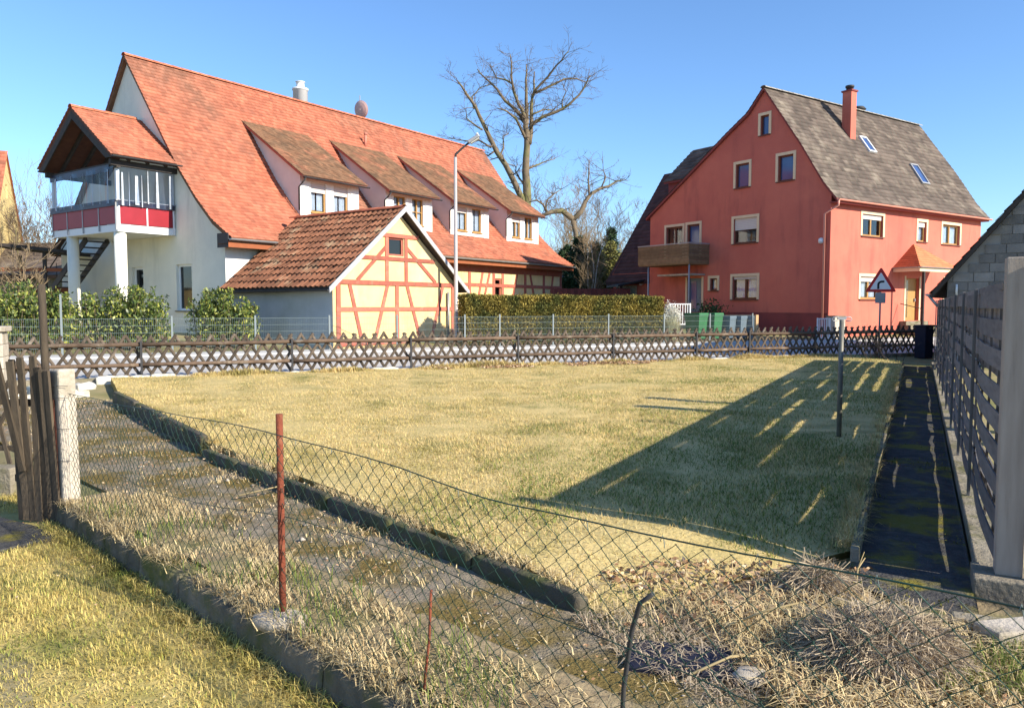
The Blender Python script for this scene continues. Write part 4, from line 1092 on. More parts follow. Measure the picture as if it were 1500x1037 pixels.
for i, t in enumerate(posts):
    MB().box(-.022, .022, -.022, .022, 0, .86).build('post', M['dark_metal'], lat, (t, -.075, 0.02))
    if i:
        a, b = posts[i - 1], t
        for z, r_ in ((.80, .047), (.345, .044)):
            pts = [(a + (b - a) * q / 4 + (.004 if q == 0 else -.004 if q == 4 else 0), -.012 + lr.uniform(-.006, .006), z + lr.uniform(-.008, .008)) for q in range(5)]
            MB().tube(pts, [r_ * lr.uniform(.92, 1.05) for _ in pts], 8).build('rail', M['wood_rail'], lat)
k = -2.6
while k < 25.4:
    w = 1.45
    MB().box(k, k + w - .012, -.12, .12, -.15, .075 + lr.uniform(-.006, .006)).build('base_block', M['concrete'], lat, bevel=.008); k += w
k = 0.3
lime = mat('limestone', (.70, .66, .56), (.58, .53, .44), 5, (.42, .38, .28), 2.5, .55, .7, .95, .6, 25, obj=True, rnd=.12)
while k < 19.0:
    w = lr.uniform(.35, .75)
    lumpy(w - .015, .16, -.1, lr.uniform(.06, .12), .022, k).build('border_stone', lime, lat, (k, -.29, .02)); k += w

# ------------------------------------------------------------------ slatted (woven) fence on the right boundary
sf = thing('woven_slat_fence', 'weathered grey woven slat fence on a concrete plinth beside the dark walkway', 'fence', (FO.x, FO.y, 0), R(90) - FA)
sp_ = [2.25, 4.15, 6.2, 8.2, 10.2, 12.2, 14.2, 16.2, 18.2]
k = .15
while k < 18.2:
    MB().box(k, k + .999, -.18, 0.0, -.1, .11 + lr.uniform(-.004, .004)).build('plinth_block', M['concrete'], sf, bevel=.008); k += 1.0
for i, t in enumerate(sp_):
    MB().box(-.018, .018, -.012, .012, 0, 1.68 + lr.uniform(-.02, .03)).build('post', M['post_grey'], sf, (t, -.052, .105), (0, lr.uniform(-.008, .008), 0), bevel=.004)
ends = [.26] + sp_
for i in range(len(ends) - 1):
    a, b = ends[i] + (.04 if i == 0 else .004), ends[i + 1] - .004; Lp = b - a
    MB().box(a, b, -.125, -.075, 1.74, 1.785).build('top_rail', M['wood_grey'], sf)
    nb = 3
    for q in range(nb):
        x = a + Lp * (q + .5) / nb
        MB().box(-.016, .016, -.007, .007, 0, 1.52).build('batten', M['wood_grey'], sf, (x, -.1, .2))
    rows = 17; ph = .092; hh = .117
    # slats bow alternately in front of and behind the battens; two shapes per panel, shared by alike rows
    for sgn in (1, -1):
        mb = MB(); nseg = 12; th_ = .010
        for q in range(nseg):
            u0, u1 = q / nseg, (q + 1) / nseg
            f = lambda u: sgn * (.012 + .020 * math.sin(u * math.pi))
            x0, x1 = a + Lp * u0, a + Lp * u1
            y0, y1 = f(u0), f(u1)
            c = [(x0, y0 - th_ / 2, 0), (x1, y1 - th_ / 2, 0), (x1, y1 + th_ / 2, 0), (x0, y0 + th_ / 2, 0)]
            t_ = [(p[0], p[1], hh) for p in c]
            mb.face([c[3], c[2], t_[2], t_[3]], True); mb.face([c[1], c[0], t_[0], t_[1]], True); mb.face(t_); mb.face(c[::-1])
        me = mb.mesh('slat', M['wood_grey'])
        for r_ in range(rows):
            if (r_ % 2 == 0) == (sgn == 1):
                inst('slat', me, sf, (0, -.1, .165 + r_ * ph + (lr.uniform(-.004, .004) if lr.random() < .8 else lr.uniform(-.022, .018))), (0, lr.uniform(-.003, .003), 0))
# wide end post made of boards, and its concrete foot
for j, (x0, x1, y0, y1, z1) in enumerate(((-1.06, -.92, -.155, .005, 1.93), )):
    pass
ep = MB(); ep.box(-.08, .06, -.10, .035, 0, 1.80); ep.build('end_post', M['post_wood'], sf, (.22, -.115, .12), (0, 0, 0), bevel=.006)
for j, (dx, w) in enumerate(((-.098, .085), (-.19, .055))):
    MB().box(0, .03, 0, w, 0, 1.78 - .02 * j).build('end_board', M['post_wood'], sf, (.105 - .012 * j, -.215 + dx, .125), bevel=.003)
MB().box(.03, .36, -.45, .03, -.1, .12).build('foot_block', M['concrete'], sf, bevel=.01)
MB().box(0, .5, 0, .16, 0, .13).build('loose_kerb_stone', M['pale_concrete'], None, (2.28, 3.52, -.01), (0, 0, R(12)), bevel=.012)
tag(bpy.data.objects['loose_kerb_stone'], 'pale rectangular kerb stone lying at the foot of the wide end post', 'stone')

# edging of the lawn along the walkway
le = thing('walkway_edging', 'row of grey edging stones between the lawn and the dark walkway', 'edging', (FO.x, FO.y, 0), R(90) - FA)
k = .3
while k < 18.0:
    MB().box(0, .985, -.025, .025, -.1, .125 + lr.uniform(-.012, .012)).build('edging_stone', M['kerb_dark'] if lr.random() < .5 else M['concrete'], le, (k, .665 + lr.uniform(-.008, .008), 0), (0, 0, lr.uniform(-.008, .008)), bevel=.008); k += 1.0

# raised edging between path and lawn
ed = thing('path_edging', 'dark mossy concrete kerb stones between the garden path and the dry lawn', 'edging', (0, 0, 0))
def kerb(p, q, h, w, name='kerb_stone', n=1):
    p, q = Vector(p), Vector(q)
    for i in range(n):
        a = p + (q - p) * (i / n); b = p + (q - p) * ((i + 1) / n); d = b - a; L_ = d.length
        lumpy(L_ - .012, w, -.15, h + lr.uniform(-.012, .012), .009, a.x * 3 + i, 20, 12.0, .10).build(name, M['kerb_dark'], ed, (a.x, a.y, 0), (0, 0, math.atan2(d.y, d.x)))
kerb(E0, E1 + (E0 - E1).normalized() * .12, .20, .085, n=3)
kerb(E1 + Vector((.02, -.12)), E2, .100, .07, n=6)

# ------------------------------------------------------------------ low wall and wire fence between the gardens
lw = thing('low_garden_wall', 'low rough concrete wall carrying the green wire fence', 'wall', (FEN_R.x, FEN_R.y, 0), math.atan2(FEN_D.y, FEN_D.x))
k = -3.55
while k < 5.0:
    w = lr.uniform(.55, .95)
    lumpy(w + .01, .20, -.4, -.012 + lr.uniform(-.016, .012), .016, k * 2.1, 24, 11.0, .08).build('wall_block', M['old_wall'], lw, (k, -.10, 0)); k += w
# concrete lump round the foot of the rusty post
mb = MB(); mb.lathe([(.17, -.05), (.16, .03), (.11, .06), (.03, .065)], 9); o = mb.build('mortar_lump', M['pale_concrete'], lw, (.02, 0, .0), (0, 0, .4)); o.scale = (.95, .7, .5)

wf = thing('wire_mesh_fence', 'sagging green chain-link fence on the low wall with one rusty post', 'fence', (FEN_R.x, FEN_R.y, 0), math.atan2(FEN_D.y, FEN_D.x))
tx = [-3.5, -2.4, -.83, 0, 1.14, 1.67, 2.2, 2.9, 3.3, 4.2]; tz = [.92, .93, .975, .985, .965, .925, .935, .965, .98, 1.0]
ztop = lambda t: float(np.interp(t, tx, tz))
def wob(t, z): return .025 * math.sin(t * 2.1 + z * 2) * math.sin(z * 3) + .012 * math.sin(t * 5.3 + z * 4)
D_ = .094; h_ = D_ / 2
V = []; F = []
nw = int((4.2 + 3.45) / h_); nk = 23
rw = .0022
for i in range(nw):
    x0 = -3.45 + i * h_
    ring = []
    for k in range(nk + 1):
        right = (k + i) % 2
        x = x0 + (h_ if right else 0) + (.003 if right else -.003); z = .01 + (ztop(x) - .015) * k / nk
        y = wob(x, z) + (.0025 if (k % 2) else -.0025)
        ring.append((x + .006 * math.sin(z * 9 + i * .3), y, z + .006 * math.sin(x * 7)))
    b = len(V)
    for p in ring:
        for q in range(3):
            an = 2 * math.pi * q / 3
            V.append((p[0] + rw * math.cos(an), p[1] + rw * math.sin(an), p[2]))
    for k in range(nk):
        for q in range(3):
            F.append((b + k * 3 + q, b + k * 3 + (q + 1) % 3, b + (k + 1) * 3 + (q + 1) % 3, b + (k + 1) * 3 + q))
o = inst('wire_mesh', mesh_np('wire_mesh', np.array(V), np.array(F), M['green_wire']), wf); o['kind'] = 'stuff'
MB().tube([(t, wob(t, ztop(t)), ztop(t)) for t in np.linspace(-3.45, 4.2, 60)], .0028, 5).build('top_wire', M['green_wire'], wf)
MB().tube([(t, .012 + wob(t, .5), .50 + .07 * math.sin(t * 1.1 + .6) + .02 * t) for t in np.linspace(-3.45, 4.2, 50)], .0022, 4).build('middle_wire', M['green_wire'], wf)
for t in np.arange(-3.2, 4.1, .31):
    t = float(t); z = ztop(t); y = wob(t, z)
    MB().tube([(t, y - .006, z - .01), (t + .004, y, z + .008), (t + .006, y + .006, z - .012), (t + .012, y, z - .03)], .0016, 4).build('wire_tie', M['mesh_wire'], wf)
MB().lathe([(.018, .0), (.0185, .4), (.0175, .8), (.018, 1.085)], 12, (0, .03, 0)).build('rusty_post', M['rust'], wf)
o = MB().box(-.085, .085, -.07, .07, -.05, 1.12).build('concrete_post', M['pale_concrete'], wf, (-3.55, .0, 0), (0, R(-1.5), R(8)), bevel=.018)
for z in (.35, .62, .88, .98):
    MB().tube([(-3.66, -.08, z), (-3.55, -.09, z + lr.uniform(-.02, .02)), (-3.46, -.08, z + .01), (-3.45, .0, z)], .0022, 4).build('wire_tie', M['dark_metal'], wf)
for k in range(7):
    x = -3.62 + k * .022; MB().tube([(x, -.085, lr.uniform(.1, .5)), (x + lr.uniform(-.02, .02), -.09, lr.uniform(.6, .9))], .0015, 3).build('loose_wire', M['rust'], wf)
MB().tube([(2.20, .03, .0), (2.22, .03, .40), (2.25, .03, .60), (2.28, .03, .70), (2.33, .03, .745)], .008, 6).build('bent_rod', M['dark_metal'], wf)
MB().tube([(1.19, .02, .0), (1.22, .03, .25), (1.235, .03, .47)], .006, 6).build('iron_rod', M['rust'], wf)

# ------------------------------------------------------------------ old gate and fence pieces at the end of the low wall
og = thing('old_board_gate', 'leaning bundle of dark weathered boards of an old gate beside the concrete post', 'gate', (-3.88, 6.42, NEAR_Z), R(-14))
lr = random.Random(31)
for k in range(7):
    x = -.30 + k * .062; hgt = 1.42 + lr.uniform(-.05, .04) - .02 * k
    MB().box(-.033, .033, -.011, .011, 0, hgt).build('board', M['old_board'], og, (x, lr.uniform(-.02, .02), .03), (lr.uniform(-.03, .03), R(-3.5) + lr.uniform(-.02, .02), lr.uniform(-.25, .25)), bevel=.003)
for z in (.35, 1.0): MB().box(-.4, .06, .02, .05, z, z + .06).build('cross_bar', M['old_board'], og)
MB().box(-.028, .028, -.012, .012, 0, 1.0).build('slipped_board', M['old_board'], og, (-.24, -.05, .46), (0, R(-14), 0))
sp = MB(); sp.lathe([(.032, 0), (.03, 2.02), (.018, 2.03)], 10); o = sp.build('gate_pole', M['old_board'], None, (-3.93, 6.50, NEAR_Z), (0, R(-.6), 0)); tag(o, 'tall dark wooden pole standing among the old gate boards', 'pole')
ll = thing('leaning_lattice_panel', 'small dark crossed-slat fence panel leaning behind the old board gate', 'fence panel', (-6.1, 7.7, -.12), R(-8))
for k in range(11):
    MB().box(-.02, .02, -.01, .01, 0, 1.0).build('slat', M['old_board'], ll, (-.75 + k * .15, 0, .12), (R(-12), R(24), 0))
    MB().box(-.02, .02, -.01, .01, 0, 1.0).build('slat', M['old_board'], ll, (-.35 + k * .15, .022, .12), (R(-12), R(-24), 0))
for z in (.35, .8): MB().beam((-.9, .03 + z * .2, z), (1.25, .03 + z * .2, z), .05, .05).build('rail', M['old_board'], ll)
ks = MB(); ks.box(-1.0, 1.2, -.1, .1, -.2, .14); o = ks.build('gate_kerb', M['concrete'], None, (-6.0, 7.6, -.05), (0, 0, R(-8)), bevel=.01); tag(o, 'concrete kerb under the leaning crossed-slat panel', 'kerb')
slab = MB(); slab.box(-.75, .75, -.4, .4, -.03, .022); o = slab.build('paving_slab', M['walk'], None, (-4.45, 6.15, NEAR_Z - .0), (0, 0, R(-30)), bevel=.01); tag(o, 'flat paving slab coloured dark for the shade in front of the old board gate', 'slab')  # dark asphalt colour imitates shade on this slab
gp_ = thing('gate_pillar', 'pale sandstone gate pillar with flat cap beside the road fence', 'pillar', (-9.95, 14.7, -.02), R(22))
mb = MB()
for k in range(5):
    MB().box(-.25 + lr.uniform(0, .01), .25 - lr.uniform(0, .01), -.25, .25 - lr.uniform(0, .01), k * .235, k * .235 + .228).build('stone', M['pale_concrete'], gp_, bevel=.012)
MB().box(-.30, .30, -.30, .30, 1.18, 1.28).build('cap', M['pale_concrete'], gp_, bevel=.012)
rw_ = thing('rubble_wall', 'low rubble stone wall below the gate pillar', 'wall', (-8.9, 12.6, 0), R(60))
for k in range(9):
    for j in range(2):
        w = lr.uniform(.25, .42)
        lumpy(w, .24, 0, lr.uniform(.11, .16), .035, k * 3 + j, 6, 7).build('stone', lime, rw_, (-1.6 + k * .4 + lr.uniform(-.04, .04) + .15 * j, -.1 + lr.uniform(-.05, .05), -.03 + j * .13), (0, 0, lr.uniform(-.2, .2)))

# ------------------------------------------------------------------ mesh fence across the road
mf = thing('metal_mesh_fence', 'light grey double-rod metal mesh fence along the far pavement', 'fence', (0, 26.4, 0), math.atan2(.405, 1))
Lm = math.hypot(1, .405)
def mpt(t): return gz(t / Lm, 26.4 + .405 * t / Lm)
xs = [-17.6, -15.6, -13.45, -10.65, -8.35, -6.15, -4.0, -1.7, -.45, 1.55, 3.75, 6.1, 8.15, 10.15]
for i, x in enumerate(xs):
    MB().box(-.025, .025, -.02, .02, 0, 1.14 if i != 2 else 1.75).build('post', M['mesh_post'] if 'mesh_post' in M else M.setdefault('mesh_post', mat('mesh_post', (.20, .23, .235), rough=.5)), mf, (x, 0, mpt(x)))
for i in range(len(xs) - 1):
    a, b = xs[i] + .03, xs[i + 1] - .03; V = []; mb = MB()
    z0 = (mpt(xs[i]) + mpt(xs[i + 1])) / 2 + .05; z1 = z0 + 1.03
    n = int((b - a) / .05)
    for k in range(n + 1):
        x = a + (b - a) * k / n; r_ = .0024
        c = [(x - r_, -r_), (x + r_, -r_), (x, r_ * 1.3)]
        for q in range(3):
            p0, p1 = c[q], c[(q + 1) % 3]; mb.face([(p0[0], p0[1], z0), (p1[0], p1[1], z0), (p1[0], p1[1], z1), (p0[0], p0[1], z1)])
    for k in range(6):
        z = z0 + (z1 - z0 - .02) * k / 5; mb.box(a, b, -.008, .008, z - .004, z + .004)
    o = mb.build('mesh_panel', M['mesh_wire'], mf); o['kind'] = 'stuff'
op = MB().box(-.06, .06, -.06, .06, 0, 1.08).build('timber_post', mat('timber_post', (.62, .40, .20), (.52, .32, .16), 8, rough=.7), None, (9.56, 30.2, gz(9.56, 30.2)), (0, 0, .3), bevel=.008); tag(op, 'short square pale timber post at the end of the mesh fence', 'post')

# ------------------------------------------------------------------ street lamp
lp = thing('street_lamp', 'slim grey street lamp with one angled arm in front of the timber shed', 'street lamp', (-2.05, 28.3, gz(-2.05, 28.3)), 0)
z0 = gz(-2.05, 28.3)
M['lamp_metal'] = mat('lamp_metal', (.48, .44, .42), (.40, .37, .36), 3, rough=.5, metal=.2)
mb = MB(); mb.lathe([(.16, 0), (.16, .03), (.095, .05), (.09, 1.0), (.075, 1.02), (.055, 6.62)], 14); mb.build('pole', M['lamp_metal'], lp)
MB().tube([(0, 0, 6.55), (.01, 0, 6.72), (.28, -.02, 6.96), (.52, -.04, 7.14)], [.045, .042, .036, .033], 8).build('arm', M['dark_metal'], lp)
mb = MB(); mb.box(-.18, .30, -.11, .11, -.05, .07); hd = mb.build('lamp_head', M['grey_metal'], lp, (.62, -.05, 7.22), (0, R(-32), 0), bevel=.03)
mb = MB(); mb.box(-.12, .24, -.09, .09, -.10, -.052); mb.build('lens', M['plume'], hd, bevel=.02)
mb = MB(); mb.lathe([(.035, 0), (.05, .03), (.03, .07)], 8, (.26, 0, .06)); mb.build('sensor', M['sign_white'], hd)

# ------------------------------------------------------------------ traffic sign (bend ahead)
ts = thing('traffic_sign', 'triangular white warning sign with red border and black bend arrow by the road fence', 'traffic sign', (12.55, 26.35, gz(12.55, 26.35)), R(-22))
zc = 2.40 - gz(12.55, 26.35)
MB().lathe([(.03, 0), (.03, zc + .45)], 10, (0, .04, 0)).build('pole', M['zinc'], ts)
def rtri(sc, cz, rad):
    pts = []
    for k in range(3):
        an = R(90 + 120 * k); c = (sc * math.cos(an), sc * math.sin(an) + cz)
        for q in range(-3, 4):
            aa = an + R(60) * q / 3
            pts.append((c[0] + rad * math.cos(aa), c[1] + rad * math.sin(aa)))
    return pts
fT = lambda a, b, d: (a, d, b)
MB().prism(rtri(.49, zc, .04), fT, .0, .02).build('plate', M['sign_red'], ts)
MB().prism(rtri(.345, zc, .02), fT, -.004, -.001).build('field', M['sign_white'], ts)
arrow = MB()
pts = [(-.075, -.17)] + [(-.075 + .11 - .11 * math.cos(R(t)), -.0 + .10 * math.sin(R(t)) - .03) for t in (0, 25, 50, 75, 90)] + [(.10, .07)]
for k in range(len(pts) - 1):
    (a0, b0_), (a1, b1_) = pts[k], pts[k + 1]; d = Vector((a1 - a0, b1_ - b0_)).normalized(); nn_ = Vector((-d.y, d.x)) * .034
    ex = d * .008
    arrow.prism([(a0 + nn_.x - ex.x, zc + b0_ + nn_.y - ex.y), (a0 - nn_.x - ex.x, zc + b0_ - nn_.y - ex.y), (a1 - nn_.x + ex.x, zc + b1_ - nn_.y + ex.y), (a1 + nn_.x + ex.x, zc + b1_ + nn_.y + ex.y)], fT, -.009 - k * .0004, -.0055)
arrow.build('arrow', M['black'], ts)
MB().box(-.16, .16, 0.0, .012, zc - .66, zc - .30).build('small_plate', M['zinc'], ts)

# ------------------------------------------------------------------ wheelie bins
def bin_(label, loc, rz, m, w=.58, d=.72, h=1.05, group=None):
    b = thing('wheelie_bin', label, 'bin', loc, rz, group)
    mb = MB(); c = lambda s_, z: [(-w / 2 * s_, -d / 2 * s_, z), (w / 2 * s_, -d / 2 * s_, z), (w / 2 * s_, d / 2 * s_, z), (-w / 2 * s_, d / 2 * s_, z)]
    lo, mi, hi = c(.78, .06), c(.97, h - .14), c(1.0, h - .13)
    hh = c(1.0, h - .06)
    for A, B in ((lo, mi), (mi, hi), (hi, hh)):
        for k in range(4): mb.face([A[k], A[(k + 1) % 4], B[(k + 1) % 4], B[k]])
    mb.face(lo[::-1]); mb.build('body', m, b, bevel=.01)
    mb = MB(); l0_, l1_ = c(1.06, h - .06), c(1.0, h + .02); 
    for k in range(4): mb.face([l0_[k], l0_[(k + 1) % 4], l1_[(k + 1) % 4], l1_[k]])
    mb.face(l1_); mb.face(l0_[::-1]); ld = mb.build('lid', m, b, bevel=.008)
    MB().tube([(-w / 2 + .05, d / 2 + .04, h - .1), (w / 2 - .05, d / 2 + .04, h - .1)], .018, 8).build('handle', m, b)
    for s_ in (-1, 1):
        MB().tube([(s_ * (w / 2 - .06), d / 2 - .08, .1), (s_ * (w / 2 - .01), d / 2 - .08, .1)], .1, 14).build('wheel', M['black'], b)
    return b
gb = 'green bins behind the mesh fence'
bin_('green wheelie bin next to the pampas grass clump', (7.30, 30.6, gz(7.3, 30.6)), R(40), M['bin_green'], group=gb)
bin_('green wheelie bin next to the grey bins', (7.98, 30.9, gz(7.98, 30.9)), R(40), M['bin_green'], group=gb)
gg = 'small grey bins behind the mesh fence'
bin_('small blue-grey bin standing beside the green bin', (8.72, 31.2, gz(8.7, 31.2)), R(42), M['bin_grey'], .46, .5, .92, gg)
bin_('small blue-grey bin, middle one of its row of three', (9.22, 31.4, gz(9.2, 31.4)), R(42), M['bin_grey'], .46, .5, .92, gg)
bin_('small blue-grey bin nearest the pale timber post', (9.72, 31.6, gz(9.7, 31.6)), R(42), M['bin_grey'], .46, .5, .92, gg)
# white gates
def gate(name, label, loc, rz, w, h, n, ear=0):
    g = thing(name, label, 'gate', loc, rz)
    for x in (0, w): MB().box(x - .025, x + .025, -.02, .02, 0, h).build('upright', M['white_metal'], g)
    for z in (h - .05, .12): MB().box(.026, w - .026, -.018, .018, z, z + .04).build('rail', M['white_metal'], g)
    for k in range(n):
        x = w * (k + 1) / (n + 1); MB().box(x - .012, x + .012, -.01, .01, .16, h - .052).build('bar', M['white_metal'], g)
    return g
gate('garden_gate', 'white barred metal gate behind the pampas grass clump', (6.45, 31.5, .75), R(25), 1.0, 1.0, 7)
gate('picket_gate', 'white picket gate panel by the corner of the red house', (12.35, 31.2, gz(12.3, 31.2)), R(20), .62, .95, 6)
bx = MB(); bx.box(-.38, .38, -.2, .2, 0, .95); o = bx.build('meter_box', M['pale_concrete'], None, (13.5, 32.2, gz(13.5, 32.2)), R(0) * Vector((0, 0, 1)) if False else (0, 0, HB), bevel=.02); tag(o, 'pale concrete meter box by the corner of the red house', 'box')
lid = MB().box(-.40, .40, -.22, .22, .95, 1.0).build('lid', M['concrete'], o)
nb_ = MB(); nb_.box(-.18, .18, -.2, .2, 0, 1.0); o = nb_.build('storage_box', M['navy'], None, (13.2, 24.7, gz(13.2, 24.7)), (0, 0, R(22)), bevel=.02); tag(o, 'navy storage box with lid, darkened for the shade at the end of the woven slat fence', 'box')
MB().box(-.20, .20, -.22, .22, 1.0, 1.06).build('lid', M['navy'], o)
MB().box(-.06, .06, -.24, -.22, .93, 1.0).build('handle', M['dark_metal'], o)

# ------------------------------------------------------------------ clothes-line post
tp = thing('clothesline_post', 'dark metal clothes-line post with short looped crossbar standing in the lawn', 'post', (3.82, 8.94, .09), R(0))
MB().lathe([(.028, -.05), (.027, 1.40)], 12).build('pole', mat('post_metal', (.20, .19, .16), (.12, .115, .10), 8, rough=.55, metal=.3), tp)
MB().box(-.05, .05, -.012, .012, 1.40, 1.43).build('cap', M['grey_metal'], tp)
for s_ in (-1, 1):
    MB().tube([(0, 0, 1.415), (s_ * .05, 0, 1.43), (s_ * .10, 0, 1.428), (s_ * .115, 0, 1.405), (s_ * .10, 0, 1.385), (s_ * .05, 0, 1.385)], .006, 6).build('hook', M['grey_metal'], tp)

# ------------------------------------------------------------------ vegetation helpers
def leaf_mesh(name, C, size, m, up=0.0, aspect=.55, dirs=None):
    """one rhombus per centre in C (n,3)"""
    n = len(C)
    d = rng.normal(size=(n, 3)) if dirs is None else dirs
    d[:, 2] += up
    d /= np.linalg.norm(d, axis=1, keepdims=True) + 1e-9
    r = rng.normal(size=(n, 3)); s = np.cross(d, r); s /= np.linalg.norm(s, axis=1, keepdims=True) + 1e-9
    L = (size * rng.uniform(.6, 1.3, n))[:, None]
    V = np.stack([C - d * L * .5, C + s * L * aspect * .5, C + d * L * .5, C - s * L * aspect * .5], 1).reshape(-1, 3)
    F = np.arange(4 * n).reshape(n, 4)
    return mesh_np(name, V, F, m, np.repeat(rng.random(n), 4))

def blade_mesh(name, P, h, w, lean, m, bend=True):
    """grass blades: P (n,3) roots, h (n,) heights"""
    n = len(P); an = rng.uniform(0, 2 * math.pi, n)
    d = np.stack([np.cos(an), np.sin(an), np.zeros(n)], 1); s = np.stack([-np.sin(an), np.cos(an), np.zeros(n)], 1)
    ln = (lean * rng.uniform(.2, 1.3, n))[:, None]; H = h[:, None]; up = np.array([0, 0, 1.0])
    W = (w * rng.uniform(.7, 1.3, n))[:, None] * .5
    rn = rng.random(n)
    if bend:
        mid = P + up * H * .62 + d * ln * H * .35; tip = P + up * H * (1 - .35 * np.minimum(1.6, ln)) + d * ln * H
        V = np.stack([P - s * W, P + s * W, mid - s * W * .75, mid + s * W * .75, tip], 1).reshape(-1, 3)
        b = (np.arange(n) * 5)[:, None]
        F = np.concatenate([b + [0, 1, 3], b + [0, 3, 2], b + [2, 3, 4]], 1).reshape(-1, 3)
        return mesh_np(name, V, F, m, np.repeat(rn, 5))
    tip = P + up * H * (1 - .3 * np.minimum(1.5, ln)) + d * ln * H
    V = np.stack([P - s * W, P + s * W, tip], 1).reshape(-1, 3)
    return mesh_np(name, V, np.arange(3 * n).reshape(n, 3), m, np.repeat(rn, 3))

def in_poly(X, Y, poly):
    ins = np.zeros(len(X), bool); j = len(poly) - 1
    for i in range(len(poly)):
        xi, yi = poly[i]; xj, yj = poly[j]
        c = ((yi > Y) != (yj > Y)) & (X < (xj - xi) * (Y - yi) / (yj - yi + 1e-12) + xi)
        ins ^= c; j = i
    return ins
def scatter(poly, n):
    xs = [p[0] for p in poly]; ys = [p[1] for p in poly]
    X = rng.uniform(min(xs), max(xs), n); Y = rng.uniform(min(ys), max(ys), n)
    k = in_poly(X, Y, poly); return X[k], Y[k]
def vnoise(X, Y, sc, seed=0.0):
    return np.array([mnoise.noise((x * sc, y * sc, seed)) for x, y in zip(X, Y)])

def branch(mb_big, mb_small, p, d, L, r, depth, lr, upw=.25, spread=.75, nseg=4, kids=(3, 5), thin=.02):
    pts = [p.copy()]; rad = [r]; q = p.copy(); dd = d.normalized()
    for k in range(nseg):
        dd = (dd + Vector((lr.gauss(0, .16), lr.gauss(0, .16), lr.gauss(0, .12) + upw * .25))).normalized()
        q = q + dd * (L / nseg); pts.append(q.copy()); rad.append(max(thin * .55, r * (1 - .65 * (k + 1) / nseg)))
    (mb_big if depth > 1 else mb_small).tube(pts, rad, 6 if depth > 2 else (5 if depth > 1 else 3), caps=False)
    if depth <= 0: return
    for _ in range(lr.randint(*kids)):
        t = lr.uniform(.3, 1.0); i = min(nseg - 1, int(t * nseg)); f = t * nseg - i
        b = pts[i].lerp(pts[i + 1], min(1, f)); loc = (pts[i + 1] - pts[i]).normalized()
        nd = (loc + Vector((lr.gauss(0, spread), lr.gauss(0, spread), lr.gauss(0, spread * .6) + upw))).normalized()
        branch(mb_big, mb_small, b, nd, L * lr.uniform(.42, .68), max(thin, rad[i] * .52), depth - 1, lr, upw, spread, nseg, kids, thin)

# the big bare tree behind the farmhouse: limbs laid out by hand
bt = thing('bare_tree', 'big leafless tree with heavy forked limbs standing behind the farmhouse', 'tree', (1.19, 62, gz(1, 62)), 0)
zb0 = gz(1, 62); sc_ = .01376
def lp_(zx, zy, y=0): return Vector(((zx - 605) * sc_, y, 9.46 + (980 - zy) * sc_ - zb0))
limbs = [
    ([(612, 1600), (606, 1250), (605, 980), (603, 850), (600, 700), (605, 560), (602, 480)], [.60, .52, .46, .42, .36, .31, .27], 0),
    ([(595, 1000), (560, 900), (480, 740), (400, 610), (330, 470), (290, 400), (240, 330), (212, 300)], [.34, .32, .28, .23, .18, .14, .10, .06], -2.0),
    ([(602, 520), (580, 480), (540, 420), (480, 365), (430, 290), (370, 230), (315, 165)], [.22, .21, .18, .15, .12, .09, .05], 1.5),
    ([(600, 480), (575, 425), (545, 370), (522, 295), (515, 230), (508, 140)], [.20, .18, .15, .12, .09, .05], -1.0),
    ([(520, 280), (480, 255), (430, 240), (390, 165)], [.11, .09, .07, .04], .5),
    ([(597, 590), (575, 550), (540, 490), (490, 460), (440, 455)], [.16, .15, .12, .09, .05], -2),
    ([(602, 480), (600, 380), (598, 260), (600, 170)], [.22, .17, .11, .05], 0),
    ([(618, 620), (630, 520), (630, 400), (648, 300), (650, 190)], [.24, .21, .17, .12, .05], 1.0),
    ([(640, 340), (690, 280), (745, 225), (800, 170), (835, 130)], [.14, .12, .09, .07, .04], -1.5),
    ([(655, 330), (740, 285), (820, 240), (890, 228), (960, 240)], [.14, .12, .09, .07, .03], 1.5),
    ([(622, 530), (645, 500), (690, 470), (780, 440), (850, 400), (900, 355), (940, 290), (960, 255)], [.20, .19, .17, .15, .13, .10, .08, .05], -1.0),
    ([(800, 430), (805, 380), (830, 320), (810, 270)], [.08, .07, .05, .03], .4),
    ([(640, 450), (700, 410), (770, 395)], [.10, .08, .04], 1.8),
    ([(610, 760), (650, 740), (700, 715), (770, 690)], [.12, .1, .07, .03], 1.0),
    ([(590, 850), (560, 810), (540, 770), (550, 720)], [.12, .1, .07, .03], 1.0),
    ([(430, 650), (380, 690), (340, 670)], [.1, .07, .03], -.5),
    ([(440, 700), (470, 640), (465, 570), (500, 550)], [.1, .08, .06, .03], .7),
    ([(350, 540), (300, 510), (260, 480), (255, 440)], [.1, .08, .06, .03], -.6),
    ([(400, 640), (330, 600), (250, 605), (160, 590)], [.1, .08, .06, .03], -.4),
    ([(300, 420), (290, 350), (330, 300), (390, 275)], [.09, .07, .05, .03], .4),
]
lr = random.Random(77); small = MB(); tips = []
